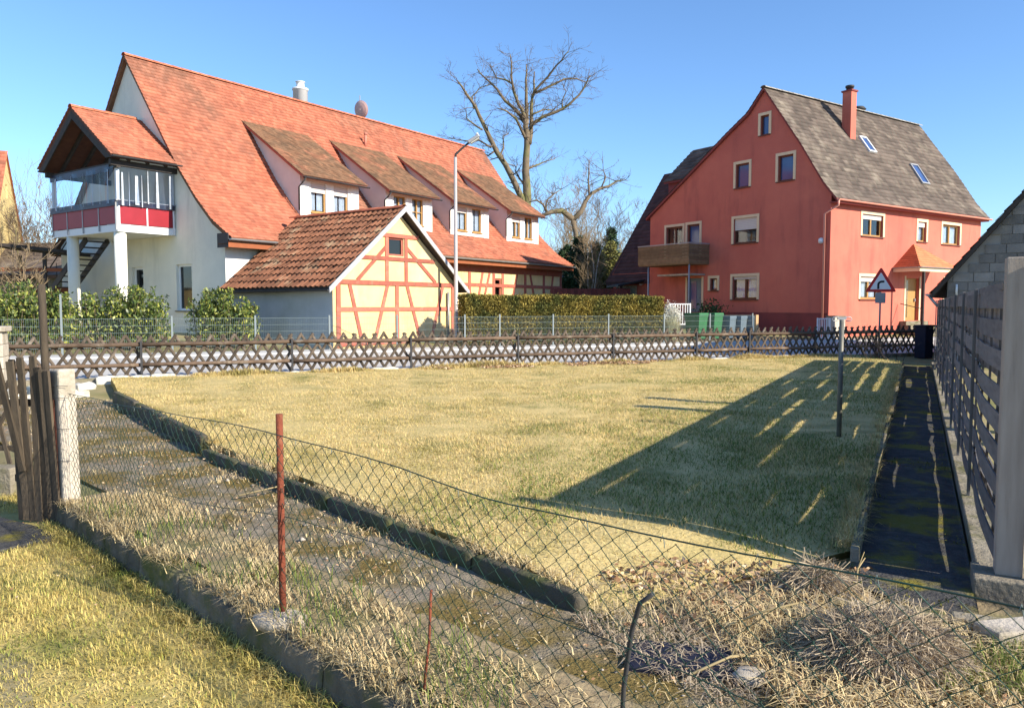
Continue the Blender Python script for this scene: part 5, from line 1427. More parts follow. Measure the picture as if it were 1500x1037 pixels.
for li, (pts, rad, dep) in enumerate(limbs):
    n_ = len(pts); P3 = [lp_(x, y, dep * (k / (n_ - 1)) ** 1.2 + (0 if li else 0)) for k, (x, y) in enumerate(pts)]
    # smooth by subdividing
    Q = []; RR = []
    for k in range(n_ - 1):
        for f in (0, .5):
            Q.append(P3[k].lerp(P3[k + 1], f) + (Vector((lr.gauss(0, .05), lr.gauss(0, .05), 0)) if f else Vector())); RR.append(rad[k] * (1 - f) + rad[k + 1] * f)
    Q.append(P3[-1]); RR.append(rad[-1])
    RR = [r_ * .78 for r_ in RR]; m_ = MB(); m_.tube(Q, RR, 10 if li == 0 else 7); m_.build('trunk' if li == 0 else 'limb', M['bark'], bt)
    if li == 0: continue
    for k in range(1, len(Q)):
        for _ in range(2 if k < len(Q) - 2 else 3):
            d = (Q[k] - Q[k - 1]).normalized(); nd = (d * .8 + Vector((lr.gauss(0, .7), lr.gauss(0, .7), lr.gauss(.15, .5)))).normalized()
            branch(small, small, Q[k].lerp(Q[k - 1], lr.random()), nd, lr.uniform(.7, 1.7), max(.02, RR[k] * .28), 2, lr, .05, .75, 4, (2, 3), .010)
small.build('crown', M['twig'], bt)
lp_b = MB(); lp_b.lathe([(.1, -.3), (.32, -.1), (.35, .2), (.1, .4)], 8, (.15, 0, 0)); 

# arching old tree beside it
at_ = thing('arching_tree', 'old leafless tree with a thick arching limb behind the farmhouse end', 'tree', (4.6, 57, gz(4.6, 57)), 0)
zb1 = gz(4.6, 57); k57 = 57 / 1130
def lq(px, py, y=0): return Vector(((px - 750) * k57 - 4.6, y, 1.65 + (448 - py) * k57 - zb1))
small = MB(); lr = random.Random(8)
for li, (pts, rad, dep) in enumerate([
        ([(843, 460), (845, 400), (843, 345), (838, 322)], [.22, .20, .18, .17], 0),
        ([(838, 322), (822, 311), (806, 314), (792, 320)], [.22, .20, .17, .10], -1),
        ([(838, 324), (850, 312), (858, 295), (866, 284), (880, 276), (893, 272), (905, 264), (918, 262)], [.20, .18, .15, .13, .11, .09, .06, .03], 1.5),
        ([(862, 288), (861, 270), (862, 250), (862, 238)], [.08, .06, .05, .03], .5),
        ([(880, 276), (886, 262), (883, 252)], [.06, .05, .03], .3),
        ([(802, 314), (795, 302), (785, 296), (775, 300)], [.10, .08, .06, .04], -.6),
        ([(799, 312), (800, 296), (810, 286), (822, 278)], [.08, .06, .05, .03], .6)]):
    P3 = [lq(x, y, dep * k / (len(pts) - 1)) for k, (x, y) in enumerate(pts)]
    MB().tube(P3, rad, 8).build('trunk' if li == 0 else 'limb', M['bark'], at_)
    if li:
        for k in range(1, len(P3)):
            for _ in range(4):
                branch(small, small, P3[k], Vector((lr.gauss(0, .7), lr.gauss(0, .7), lr.gauss(.4, .5))), lr.uniform(.6, 1.6), .024, 2, lr, .15, .7, 4, (2, 3), .010)
small.build('crown', M['twig'], at_)

def bare_tree(label, px, Y, h, seed, m='twig_pale', group='thin bare trees behind the houses', r=.12, depth=4, stems=1, kids=(4, 6), mtr='bark', spread=.6):
    X = (px - 750) * Y / 1130; t = thing('thin_bare_tree', label, 'tree', (X, Y, gz(X, Y)), 0, group)
    lr = random.Random(seed); big = MB(); sm_ = MB()
    for s_ in range(stems):
        p = Vector((lr.gauss(0, .15) * stems, lr.gauss(0, .15), 0)); d = Vector((lr.gauss(0, .10), lr.gauss(0, .1), 1))
        pts = [p]; rad = [r]
        for k in range(6):
            d = (d + Vector((lr.gauss(0, .08), lr.gauss(0, .08), .1))).normalized(); pts.append(pts[-1] + d * (h * .75 / 6)); rad.append(r * (1 - .8 * (k + 1) / 6))
        big.tube(pts, rad, 6)
        for k in range(2, 7):
            for _ in range(3):
                nd = Vector((lr.gauss(0, .8), lr.gauss(0, .8), lr.uniform(.3, 1.1)))
                branch(sm_, sm_, pts[k].lerp(pts[k - 1], lr.random()), nd, h * lr.uniform(.16, .30), max(.02, rad[k] * .45), depth - 1, lr, .3, spread, 3, (3, 4), .011)
    big.build('trunk', M[mtr], t); sm_.build('crown', M[m], t)
for i, (lab, px, Y, h, r, st, m_) in enumerate([
        ('slender bare tree filling the gap beside the arching tree trunk', 806, 70, 11.5, .13, 1, 'twig_pale'),
        ('bushy bare tree with pale brown twigs behind the arching limb', 832, 74, 12.5, .13, 2, 'twig_pale'),
        ('bare tree with upright pale twigs behind the dark conifers', 858, 72, 11.5, .12, 2, 'twig_pale'),
        ('wide bare tree with blue-grey twigs next to the red wing roof', 893, 76, 12.0, .13, 2, 'twig'),
        ('low bare tree half hidden by the red wing roof', 922, 70, 9.5, .10, 2, 'twig'),
        ('small bare tree beside the yellow house gable', 62, 44, 7.2, .09, 2, 'twig')]):
    bare_tree(lab, px, Y, h, 40 + i, m_, 'thin bare trees behind the houses', r, 4, st)
bare_tree('two-stemmed birch with white bark in front of the conifers', 858, 50, 6.6, 91, 'twig_pale', None, .08, 3, 2, mtr='birch')
bare_tree('single birch with white bark beside the wood shelter', 869, 50.5, 6.4, 92, 'twig_pale', None, .07, 3, 1, mtr='birch')
bare_tree('dry bush with reddish brown twigs beside the carport', 18, 27, 3.3, 93, 'twig_pale', None, .05, 3, 3)

def conifer(label, px, Y, h, w, m, seed):
    X = (px - 750) * Y / 1130; t = thing('conifer', label, 'tree', (X, Y, gz(X, Y)), 0, 'conifers behind the board fence')
    MB().tube([(0, 0, 0), (.05, 0, h * .5), (0, 0, h * .95)], [.16, .1, .02], 7).build('trunk', M['bark'], t)
    lr = np.random.default_rng(seed); C = []; D = []
    for k in range(170):
        z = h * (.06 + .94 * lr.random() ** 1.15); rr = w * (1 - z / h) ** .75 * lr.uniform(.65, 1.1) + .12; an = lr.uniform(0, 6.28)
        n = int(34 + 30 * rr); q = lr.random(n) ** .7
        c = np.stack([np.cos(an) * rr * q, np.sin(an) * rr * q, z - .35 * rr * q + .15 * rr * q ** 2], 1) + lr.normal(0, .10 + .05 * rr, (n, 3))
        C.append(c); D.append(np.tile([math.cos(an), math.sin(an), -.1], (n, 1)) + lr.normal(0, .5, (n, 3)))
    inst('crown', leaf_mesh('crown', np.concatenate(C), .24, m, 0, .4, np.concatenate(D)), t)
conifer('dark green rounded conifer behind the white outbuilding', 829, 54, 5.0, 2.5, M['needle'], 1)
conifer('tall dark conifer between the birches and the white outbuilding', 847, 54.5, 5.6, 2.0, M['needle'], 2)
conifer('golden green conifer next to the red wing', 893, 56, 5.4, 2.5, M['needle_gold'], 3)
conifer('slim dark spruce tip rising behind the golden conifer', 894, 60, 6.9, 1.5, M['needle'], 4)
conifer('ragged brownish conifer behind the wood shelter', 872, 54, 5.2, 1.6, M['needle_gold'], 5)

# ------------------------------------------------------------------ clipped hedge
hr = math.atan2(.405, 1)
hd_ = thing('clipped_hedge', 'long flat-topped clipped hedge with bronze-green foliage behind the mesh fence', 'hedge', (-1.55, 26.55, 0), hr)
Lh, Dh = 7.95, 1.0
zb2 = .3; zt2 = 2.02
mb = MB(); mb.box(.12, Lh - .12, .14, Dh - .1, zb2, zt2 - .10); mb.build('stems', M['hedge_core'], hd_)
n = 52000
f = rng.random(n); C = np.zeros((n, 3)); D = rng.normal(0, .55, (n, 3))
# front, top, ends, back
a = f < .55; C[a] = np.stack([rng.uniform(0, Lh, a.sum()), rng.normal(.08, .06, a.sum()), rng.uniform(zb2, zt2, a.sum())], 1); D[a] += [0, -.6, .8]
a = (f >= .55) & (f < .80); C[a] = np.stack([rng.uniform(0, Lh, a.sum()), rng.uniform(0, Dh, a.sum()), rng.normal(zt2 - .06, .035, a.sum())], 1); D[a] += [0, 0, 1.0]
a = (f >= .80) & (f < .92); s_ = rng.random(a.sum()) < .5; C[a] = np.stack([np.where(s_, rng.normal(.06, .06, a.sum()), rng.normal(Lh - .06, .06, a.sum())), rng.uniform(0, Dh, a.sum()), rng.uniform(zb2, zt2, a.sum())], 1); D[a] += [0, 0, .8]
a = f >= .92; C[a] = np.stack([rng.uniform(0, Lh, a.sum()), rng.normal(Dh - .06, .05, a.sum()), rng.uniform(zb2, zt2, a.sum())], 1)
bump_ = vnoise(C[:, 0], C[:, 2], 1.8, 4.0); C[:, 1] -= bump_ * .07; C[:, 2] += np.where(C[:, 2] > zt2 - .2, bump_ * .04, 0)
inst('foliage', leaf_mesh('foliage', C, .085, M['hedge_leaf'], 0, .5, D), hd_)

# laurel shrubs
def shrub(label, x, y, w, h, seed, n=5200, depth=.9):
    s_ = thing('laurel_shrub', label, 'shrub', (x, y, gz(x, y)), 0, 'evergreen shrubs behind the mesh fence')
    lr = np.random.default_rng(seed); C = []; D = []; st = MB()
    ns = int(26 * w)
    for k in range(ns):
        bx_ = lr.uniform(-w / 2, w / 2); by = lr.uniform(-depth / 2, depth / 2); hh = h * lr.uniform(.60, 1.0) * (1 - .22 * abs(2 * bx_ / w) ** 2.2)
        tx_ = bx_ + lr.normal(0, .08) * hh; ty = by + lr.normal(0, .05)
        st.tube([(bx_ * .8, by * .8, 0), (bx_, by, hh * .5), (tx_, ty, hh)], [.018, .012, .005], 4, caps=False)
        m_ = int(n / ns); q = lr.random(m_) ** .75
        c = np.stack([bx_ + (tx_ - bx_) * q, by + (ty - by) * q, hh * (.08 + .94 * q)], 1)
        sp = .17 * (1.15 - q * .75)
        c[:, :2] += lr.normal(0, 1, (m_, 2)) * sp[:, None]
        C.append(c); D.append(lr.normal(0, .6, (m_, 3)) + [0, 0, .7])
    st.build('stems', M['bark'], s_)
    inst('foliage', leaf_mesh('foliage', np.concatenate(C), .135, M['laurel'], 0, .42, np.concatenate(D)), s_)
shrub('wide evergreen shrub in front of the carport', -14.3, 22.6, 2.6, 2.05, 1, 7000)
shrub('evergreen shrub between the two balcony columns of the farmhouse', -11.9, 23.6, 2.6, 1.95, 2, 6500)
shrub('rounded evergreen shrub against the grey shed wall', -9.25, 24.6, 1.85, 1.95, 3, 5600)

# pampas grass
pa = thing('pampas_grass', 'pale pampas grass clump with white plumes at the hedge end', 'grass clump', (6.15, 29.75, gz(6.1, 29.7)), 0)
n = 1400; P = np.stack([rng.normal(0, .10, n), rng.normal(0, .10, n), np.zeros(n)], 1)
inst('blades', blade_mesh('blades', P, rng.uniform(.6, 1.2, n), .014, .38, M['pampas']), pa)
C = np.concatenate([np.stack([rng.normal(cx_, .07, 260), rng.normal(0, .07, 260), rng.normal(cz, .12, 260)], 1) for cx_, cz in ((-.12, 1.22), (.10, 1.18), (.22, 1.02), (-.02, 1.08), (.02, .9), (-.22, 1.08))])
inst('plumes', leaf_mesh('plumes', C, .11, M['plume'], -.3, .25), pa)
# twiggy dead bush at the end of the road fence
db = thing('dead_bush', 'dark leafless twiggy bush in the shade at the far lawn corner', 'bush', (10.6, 22.6, .05), 0)
lr = random.Random(14); sm_ = MB()
for k in range(34): branch(sm_, sm_, Vector((lr.gauss(0, .35), lr.gauss(0, .2), 0)), Vector((lr.gauss(0, .7), lr.gauss(0, .5), 1)), lr.uniform(.5, .85), .010, 2, lr, .1, .6, 3, (3, 4), .005)
sm_.build('twigs', M['dark_wood'], db)
bf = thing('door_shrub', 'small dark green shrub beside the blue side door', 'shrub', (9.35, 36.4, gz(9.3, 36.4)), 0)
C = rng.normal(0, 1, (900, 3)) * [.32, .3, .3] + [0, 0, .75]; inst('foliage', leaf_mesh('foliage', C, .12, M['needle'], .3), bf)
MB().tube([(0, 0, 0), (0, 0, .7)], [.03, .015], 5).build('stem', M['bark'], bf)

# ------------------------------------------------------------------ grass, straw and litter
# main lawn: short dry blades, denser near the viewer
X, Y = scatter(LAWN, 950000)
wf_ = (X - FO.x) * FN.x + (Y - FO.y) * FN.y
keep = rng.random(len(X)) < np.clip((7.5 / Y) ** 1.55, .05, 1) * np.clip(.15 + .20 * wf_ + .6 * vnoise(X, Y, .6, 40.0), .14, 1)  # dry blades thinned towards the woven fence, so its shade looks greener
X, Y = X[keep], Y[keep]
Z = np.array([lawn_z(x, y) for x, y in zip(X, Y)])
hgt = rng.uniform(.016, .044, len(X)) * (1 + .02 * Y) * (1 + .7 * np.clip(vnoise(X, Y, .8, 2.0), -1, 1))
o = inst('lawn_grass', blade_mesh('lawn_grass', np.stack([X, Y, Z], 1), hgt, .0075, 1.0, M['lawn_blade'], False)); 
# widen distant blades slightly for coverage
tag(o, 'short dry yellow-green grass of the lawn', 'grass', kind='stuff')
# fresher green grass, thickened towards the woven fence to colour in its shade
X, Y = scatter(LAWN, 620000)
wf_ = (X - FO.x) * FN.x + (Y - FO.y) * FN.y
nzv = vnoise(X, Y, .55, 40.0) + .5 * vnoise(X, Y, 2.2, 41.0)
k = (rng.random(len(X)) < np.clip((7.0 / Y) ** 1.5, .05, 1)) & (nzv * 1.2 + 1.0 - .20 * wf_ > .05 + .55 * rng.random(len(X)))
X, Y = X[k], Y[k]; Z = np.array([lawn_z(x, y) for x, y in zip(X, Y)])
o = inst('green_lawn_grass', blade_mesh('green_lawn_grass', np.stack([X, Y, Z], 1), rng.uniform(.022, .055, len(X)) * (1 + .02 * Y), .008, 1.0, M['tuft'], False)); tag(o, 'fresher green grass in the dry lawn, thickened to colour in the fence shade', 'grass', kind='stuff')
# taller grass along the road-side border
t = rng.uniform(2.2, 21, 16000); wv = np.abs(rng.normal(0, .22, 16000))
Pp = np.array([[LAT_O.x + LAT_D.x * a_ - LAT_N.x * (.34 + b_), LAT_O.y + LAT_D.y * a_ - LAT_N.y * (.34 + b_)] for a_, b_ in zip(t, wv)])
hn = np.clip(.55 + 1.0 * vnoise(Pp[:, 0], Pp[:, 1], .9, 7.0), .15, 1.3)
o = inst('border_grass', blade_mesh('border_grass', np.c_[Pp, np.full(len(Pp), .08)], rng.uniform(.10, .22, len(Pp)) * hn, .014, .8, M['lawn_blade'])); tag(o, 'taller dry grass along the pale border stones', 'grass', kind='stuff')
# our own lawn
NL = [fpt(-8, -.05), fpt(4.0, -.05), fpt(4.0, -3.4), fpt(-8, -3.6)]
X, Y = scatter(NL, 480000)
vis = (Y > 1.9) & (np.abs(X) < .75 * Y + .3); X, Y = X[vis], Y[vis]
nzv = vnoise(X, Y, 1.6, 1.0) + .5 * vnoise(X, Y, 5.0, 5.0)
dw = (X - FEN_R.x) * FEN_N.x + (Y - FEN_R.y) * FEN_N.y
hgt = rng.uniform(.018, .048, len(X)) * (1 + 1.0 * np.clip(nzv, -.6, 1)) * (1 + 1.0 * np.exp(dw / .12))
kk = ((X + 4.45) ** 2 + (Y - 6.15) ** 2) > .4; X, Y, hgt = X[kk], Y[kk], hgt[kk]
Z = np.array([NEAR_Z + .05 * mnoise.noise((x * 1.3, y * 1.3, 3.1)) for x, y in zip(X, Y)])
o = inst('near_grass', blade_mesh('near_grass', np.stack([X, Y, Z], 1), hgt, .0045, 1.1, M['near_blade'])); tag(o, 'sunlit mossy grass in front of the low wall', 'grass', kind='stuff')
# dry straw on the strip between wall and path
ST = [fpt(-3.4, -.06), fpt(4.6, -.06), fpt(4.6, .50), fpt(.2, .50), fpt(-3.4, .62)]
X, Y = scatter(ST, 130000); nzv = vnoise(X, Y, 2.2, 9.0)
k = rng.random(len(X)) < np.clip(.45 + 1.3 * nzv, .05, 1); X, Y, nzv = X[k], Y[k], nzv[k]
o = inst('dry_straw', blade_mesh('dry_straw', np.stack([X, Y, np.full(len(X), .0)], 1), rng.uniform(.03, .085, len(X)) * (1 + .8 * np.clip(nzv, -.5, 1)), .0055, 1.9, M['straw'])); tag(o, 'pale dry straw grass between the low wall and the path', 'straw', kind='stuff')
X, Y = scatter(ST, 26000); nzv = vnoise(X, Y, 1.7, 21.0); k = nzv > .12; X, Y = X[k], Y[k]
o = inst('green_tufts', blade_mesh('green_tufts', np.stack([X, Y, np.full(len(X), .0)], 1), rng.uniform(.06, .15, len(X)), .005, .9, M['tuft'])); tag(o, 'fresh green grass tufts in the dry strip by the wall', 'grass', kind='stuff')
# overhanging dry blades on the kerb and along the walkway edging
def edge_grass(name, a, b, n, z, label, side, m='lawn_blade', hh=(.05, .12)):
    a, b = Vector(a), Vector(b); t_ = rng.random(n); w_ = rng.normal(0, .035, n); d = (b - a).normalized(); nn_ = Vector((-d.y, d.x)) * side
    P = np.stack([a.x + (b.x - a.x) * t_ + nn_.x * w_, a.y + (b.y - a.y) * t_ + nn_.y * w_, np.full(n, z)], 1)
    P = P[vnoise(P[:, 0], P[:, 1], 3.0, 4.4) > -.25]
    o = inst(name, blade_mesh(name, P, rng.uniform(hh[0], hh[1], len(P)), .0055, 1.5, M[m])); tag(o, label, 'grass', kind='stuff')
edge_grass('kerb_grass', E1 + Vector((.1, .0)), E2 + Vector((.09, .08)), 3500, .08, 'dry grass hanging over the path kerb', 1, 'straw', (.03, .08))
edge_grass('kerb_grass', E0 + Vector((.1, .05)), E1 + Vector((.1, .05)), 4000, .12, 'dry grass behind the far kerb stones', 1)
edge_grass('wall_foot_grass', fpt(-3.5, -.16), fpt(4.2, -.16), 6000, NEAR_Z, 'long green grass at the foot of the low wall', 1, 'near_blade', (.04, .12))
edge_grass('wall_top_straw', fpt(-3.5, -.03), fpt(4.2, -.01), 4500, -.02, 'dry straw on top of the low wall', 1, 'straw', (.04, .11))
edge_grass('walk_grass', fp(.4, .73), fp(16, .73), 9000, .08, 'grass along the walkway edging', 1)
# leaf litter: path, lawn border, corner
def litter(name, poly, n, z, size, label, thr=-1, sc=1.2, seed=3.0):
    X, Y = scatter(poly, n)
    if thr > -1: k = vnoise(X, Y, sc, seed) > thr; X, Y = X[k], Y[k]
    D = rng.normal(0, 1, (len(X), 3)); D[:, 2] *= .35
    C = np.stack([X, Y, z + rng.uniform(0, .03, len(X))], 1)
    o = inst(name, leaf_mesh(name, C, size, M['litter'], 0, .5, D)); tag(o, label, 'leaf litter', kind='stuff')
litter('path_litter', PATH, 40000, .010, .020, 'brown leaf litter and crumbs on the garden path', -.05, 1.3)
X, Y = scatter(PATH, 60000); nzv = vnoise(X, Y, 1.1, 31.0) + .5 * vnoise(X, Y, 4.0, 33.0); k = nzv > .12 + .35 * np.clip((5.6 - Y) / 1.5, 0, 1); X, Y = X[k], Y[k]
o = inst('path_moss', blade_mesh('path_moss', np.stack([X, Y, np.full(len(X), -.004)], 1), rng.uniform(.012, .04, len(X)), .006, 1.5, M['moss_blade'])); tag(o, 'brownish moss and flat dry grass growing on the garden path', 'moss', kind='stuff')
BORD = [(E1.x + .1, E1.y - .05), (E2.x + .05, E2.y + .08), (E2.x + .1, E2.y - .3), (1.6, 3.95), (2.2, 4.6), (1.1, 4.75), (.45, 5.0), (E1.x + .6, E1.y + .45)]
litter('border_litter', BORD, 22000, .05, .045, 'dry brown leaves along the lawn edge', -.15, 1.6, 6.0)
X, Y = scatter(BORD, 13000)
o = inst('border_straw', blade_mesh('border_straw', np.stack([X, Y, np.full(len(X), .03)], 1), rng.uniform(.04, .13, len(X)), .005, 1.6, M['straw'])); tag(o, 'matted straw along the lawn edge', 'straw', kind='stuff')
COR = [fpt(2.3, 1.0), fpt(3.2, .12), fpt(4.8, .12), (3.2, 3.2), (2.35, 3.75), (1.95, 4.15), (.9, 4.2)]
X, Y = scatter(COR, 17000); nzv = vnoise(X, Y, 2.5, 12.0)
o = inst('corner_straw', blade_mesh('corner_straw', np.stack([X, Y, np.full(len(X), .02)], 1), rng.uniform(.05, .13, len(X)) * (1 + .5 * nzv), .0055, 1.7, M['straw'])); tag(o, 'matted dry straw in the corner below the end post', 'straw', kind='stuff')
litter('corner_litter', COR, 6000, .03, .04, 'scattered brown leaves in the straw corner', -.1, 2.0, 8.0)
X, Y = scatter([(1.75, 3.1), (2.9, 3.0), (2.75, 3.6), (2.0, 3.55)], 2200)
o = inst('corner_grass', blade_mesh('corner_grass', np.stack([X, Y, np.full(len(X), .02)], 1), rng.uniform(.05, .14, len(X)), .005, .8, M['tuft'])); tag(o, 'green grass beside the loose kerb stone', 'grass', kind='stuff')
X, Y = scatter([(E2.x - .05, E2.y - .05), (1.3, 4.15), (1.5, 3.3), (.85, 3.1), (.55, 3.45)], 3500)
o = inst('path_end_straw', blade_mesh('path_end_straw', np.stack([X, Y, np.full(len(X), -.01)], 1), rng.uniform(.03, .09, len(X)), .0055, 1.9, M['dead_grass'])); tag(o, 'flattened dead grass where the path meets the lawn corner', 'straw', kind='stuff')
o = MB().box(-.24, .24, -.15, .15, -.02, .022).build('shade_slab', M['navy'], None, (.78, 3.50, 0), (0, 0, R(-14)), bevel=.01); tag(o, 'dark slab standing in for the shade beside the heap of dry stalks', 'slab')  # navy slab laid to imitate the heap's shade on the path
# dry grass that has grown over the middle of the path
X, Y = scatter(PATH, 110000); nzv = vnoise(X, Y, 1.4, 61.0) + .6 * vnoise(X, Y, 4.5, 62.0)
k = nzv + .25 * np.clip(1 - np.abs(Y - 6.2) / 1.6, 0, 1) > .16 + .25 * rng.random(len(X)); X, Y = X[k], Y[k]
o = inst('path_grass', blade_mesh('path_grass', np.stack([X, Y, np.full(len(X), -.006)], 1), rng.uniform(.02, .06, len(X)), .0055, 1.8, M['straw'])); tag(o, 'flattened dry grass growing over the garden path', 'grass', kind='stuff')
# pebbles and crumbs on the path
X, Y = scatter(PATH, 16000); n = len(X); r_ = rng.uniform(.003, .010, n) * (1 + (rng.random(n) < .04) * 1.5)
oct_ = np.array([[1, 0, 0], [0, 1, 0], [-1, 0, 0], [0, -1, 0], [0, 0, .7], [0, 0, -.5]])
V = (oct_[None] * rng.uniform(.7, 1.3, (n, 6, 1))) * r_[:, None, None] + np.stack([X, Y, r_ * .4 - .004], 1)[:, None, :]
F = (np.array([[0, 1, 4], [1, 2, 4], [2, 3, 4], [3, 0, 4], [1, 0, 5], [2, 1, 5], [3, 2, 5], [0, 3, 5]])[None] + (np.arange(n) * 6)[:, None, None]).reshape(-1, 3)
M['pebble'] = mat('pebble', (.34, .30, .25), (.22, .19, .16), 8, rough=.95, attr=.5)
o = inst('path_gravel', mesh_np('path_gravel', V.reshape(-1, 3), F, M['pebble'], np.repeat(rng.random(n), 6))); tag(o, 'fine gravel crumbs on the garden path', 'gravel', kind='stuff')
litter('road_edge_litter', [tuple(LAT_O + LAT_D * 7.5 - LAT_N * .5), tuple(LAT_O + LAT_D * 15 - LAT_N * .5), tuple(LAT_O + LAT_D * 14.5 - LAT_N * 1.5), tuple(LAT_O + LAT_D * 8 - LAT_N * 1.3)], 9000, .13, .07, 'reddish brown leaves blown along the border stones', .0, .7, 15.0)
litter('near_litter', NL, 3500, NEAR_Z + .03, .024, 'dry leaves scattered on the grass in front of the low wall', .1, 1.5, 18.0)
# heap of cut dry stalks
def heap(label, x, y, rx, ry, h, n, seed):
    t_ = thing('straw_heap', label, 'heap', (x, y, .02), .3)
    lr = np.random.default_rng(seed)
    mb = MB(); nn_ = 18
    for i in range(7):
        pass
    prof = [(1.0, 0), (.92, .35), (.72, .68), (.45, .88), (.12, .97)]
    mb.lathe([(p[0], p[1]) for p in prof], 20)
    o_ = mb.build('core', M['soil'], t_); o_.scale = (rx * .86, ry * .86, h * .82)
    # curved stalks draped over the heap
    V = []; F = []; rn = []
    an = lr.uniform(0, 2 * math.pi, n); q = np.sqrt(lr.random(n)) * .98
    cx_, cy_ = q * np.cos(an) * rx, q * np.sin(an) * ry; cz = h * np.sqrt(np.clip(1 - q ** 2.2, 0, 1)) + lr.normal(0, .012, n)
    dr_ = lr.normal(0, 1, (n, 3)); dr_[:, 0] += np.cos(an) * .9; dr_[:, 1] += np.sin(an) * .9; dr_[:, 2] = dr_[:, 2] * .35 - q * .55
    dr_ /= np.linalg.norm(dr_, axis=1, keepdims=True)
    L = lr.uniform(.10, .38, n)[:, None]; c = np.stack([cx_, cy_, cz], 1)
    s = np.cross(dr_, lr.normal(0, 1, (n, 3))); s /= np.linalg.norm(s, axis=1, keepdims=True); w = lr.uniform(.0008, .0024, n)[:, None]
    bendv = lr.normal(0, .55, (n, 3)) * L * .22 + np.array([0, 0, 1.0]) * L * .2
    a0, a1, a2 = c - dr_ * L * .5 - bendv * .6, c + bendv * .4, c + dr_ * L * .5 - bendv * .6
    a0[:, 2] = np.maximum(a0[:, 2], .01); a2[:, 2] = np.maximum(a2[:, 2], .01)
    V = np.stack([a0 - s * w, a0 + s * w, a1 - s * w, a1 + s * w, a2 - s * w, a2 + s * w], 1).reshape(-1, 3)
    b = (np.arange(n) * 6)[:, None]; F = np.concatenate([b + [0, 1, 3, 2], b + [2, 3, 5, 4]], 1).reshape(-1, 4)
    o_ = inst('stalks', mesh_np('stalks', V, F, M['dead_grass'], np.repeat(lr.random(n), 6)), t_); o_['kind'] = 'stuff'
heap('heap of cut dry grass stalks behind the wire fence', 1.70, 3.44, .32, .26, .17, 9500, 3)
heap('small mound of dry stalks beside the lawn edge', 1.72, 4.28, .16, .13, .13, 1400, 4)
# stones in the corner
stone_me = []
def stone(label, x, y, sx, sy, sz, rz, m, seed, z=0.0):
    lr = random.Random(seed); mb = MB(); mb.lathe([(.25, -.5), (.42, -.42), (.5, -.1), (.47, .25), (.36, .44), (.1, .5)], 9)
    mb.v = [(p[0] * lr.uniform(.88, 1.1), p[1] * lr.uniform(.88, 1.1), p[2] * lr.uniform(.93, 1.05)) for p in mb.v]
    o = mb.build('stone', m, None, (x, y, z + sz * .32), (lr.uniform(-.1, .1), lr.uniform(-.1, .1), rz)); o.scale = (sx, sy, sz); tag(o, label, 'stone')
stone('pale flat stone lying in the straw next to the big heap', 1.05, 3.30, .17, .12, .07, .3, M['pale_concrete'], 1)
stone('grey flat stone half buried behind the straw heap', 1.45, 4.0, .34, .18, .09, -.3, M['concrete'], 2)
kb = thing('corner_kerb', 'row of low concrete kerb pieces closing the walkway', 'kerb', (1.72, 4.10, 0), R(-27))
for k in range(3): MB().box(0, .27, -.05, .05, -.05, .07 + .01 * k).build('kerb_piece', M['concrete'], kb, (k * .29, 0, 0), (0, 0, .05 * (k - 1)), bevel=.012)
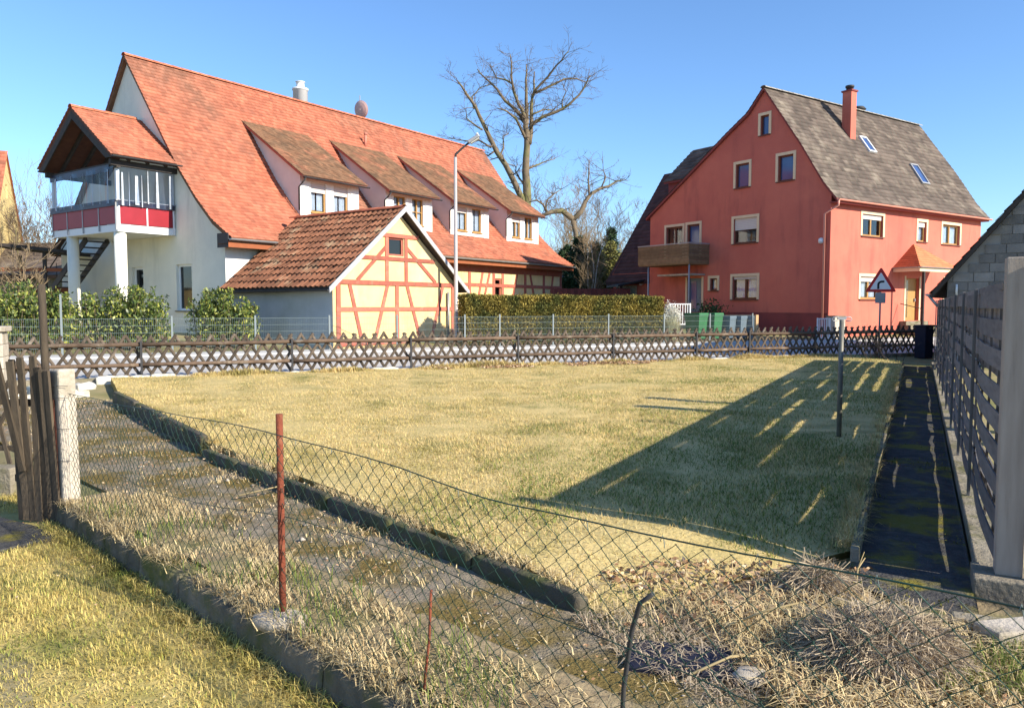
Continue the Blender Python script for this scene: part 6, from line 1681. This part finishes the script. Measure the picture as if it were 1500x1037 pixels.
# broken twigs
for i, (lab, pts) in enumerate([
        ('long dry stick lying across the mossy path', [(-2.35, 6.5, .03), (-2.0, 6.75, .07), (-1.7, 7.0, .05)]),
        ('pale forked twig sticking out of the walkway end', [(1.98, 4.35, .03), (2.02, 4.42, .12), (2.08, 4.46, .17)]),
        ('bent dry twig leaning on the straw heap', [(1.05, 3.75, .05), (1.25, 3.7, .16), (1.42, 3.66, .22)]),
        ('short pale stalk lying beside the straw heap', [(.78, 3.3, .03), (1.0, 3.42, .06), (1.2, 3.45, .05)])]):
    mb = MB(); mb.tube(pts, [.008, .006, .003], 5); mb.tube([pts[1], (pts[1][0] + .05, pts[1][1] + .03, pts[1][2] + .09)], [.004, .002], 4)
    tag(mb.build('twig', M['straw'], None), lab, 'twig')
# brown scrub far left and ground cover behind
def scrub(label, px, Y, w, h, n, m, seed):
    X_ = (px - 750) * Y / 1130; t_ = thing('dry_scrub', label, 'shrub', (X_, Y, gz(X_, Y)), 0)
    lr = random.Random(seed); sm_ = MB()
    for k in range(n): branch(sm_, sm_, Vector((lr.uniform(-w, w), lr.gauss(0, .6), 0)), Vector((lr.gauss(0, .3), lr.gauss(0, .3), 1)), h * lr.uniform(.5, .9), .03, 2, lr, .3, .5, 3, (3, 5), .012)
    sm_.build('twigs', M[m], t_)
scrub('tangle of golden brown scrub behind the carport', 60, 48, 2.4, 7.5, 42, 'twig_pale', 5)
scrub('tangle of brown scrub below the bare trees behind the board fence', 880, 66, 4.5, 6.0, 60, 'twig_pale', 6)
scrub('tangle of brown scrub behind the white outbuilding', 815, 66, 4.0, 7.0, 60, 'twig_pale', 7)

# two unseen poles added beyond the woven fence for shadow streaks on the lawn
for lab, x, y in (('unseen pole added behind the woven fence to shade the lawn', 7.9, 8.05), ('second unseen pole added to shade the lawn, further along the woven fence', 8.25, 9.15)):
    wp = thing('shadow_pole', lab, 'pole', (x, y, -.02), 0, 'added shadow poles beyond the woven fence')
    MB().lathe([(.15, 0), (.13, 4.0), (.05, 4.06)], 14).build('pole', M['post_wood'], wp)
    MB().tube([(-.16, 0, 3.6), (.16, 0, 3.6)], .03, 8).build('peg', M['dark_metal'], wp)

X, Y = scatter([(p.x, p.y) for p in W_], 60000); nzv = vnoise(X, Y, 1.3, 51.0) + .5 * vnoise(X, Y, 5.0, 52.0); k = nzv > .16; X, Y = X[k], Y[k]
M['green_moss'] = mat('green_moss', (.20, .17, .03), (.13, .13, .025), 4, rough=.95, attr=.4)
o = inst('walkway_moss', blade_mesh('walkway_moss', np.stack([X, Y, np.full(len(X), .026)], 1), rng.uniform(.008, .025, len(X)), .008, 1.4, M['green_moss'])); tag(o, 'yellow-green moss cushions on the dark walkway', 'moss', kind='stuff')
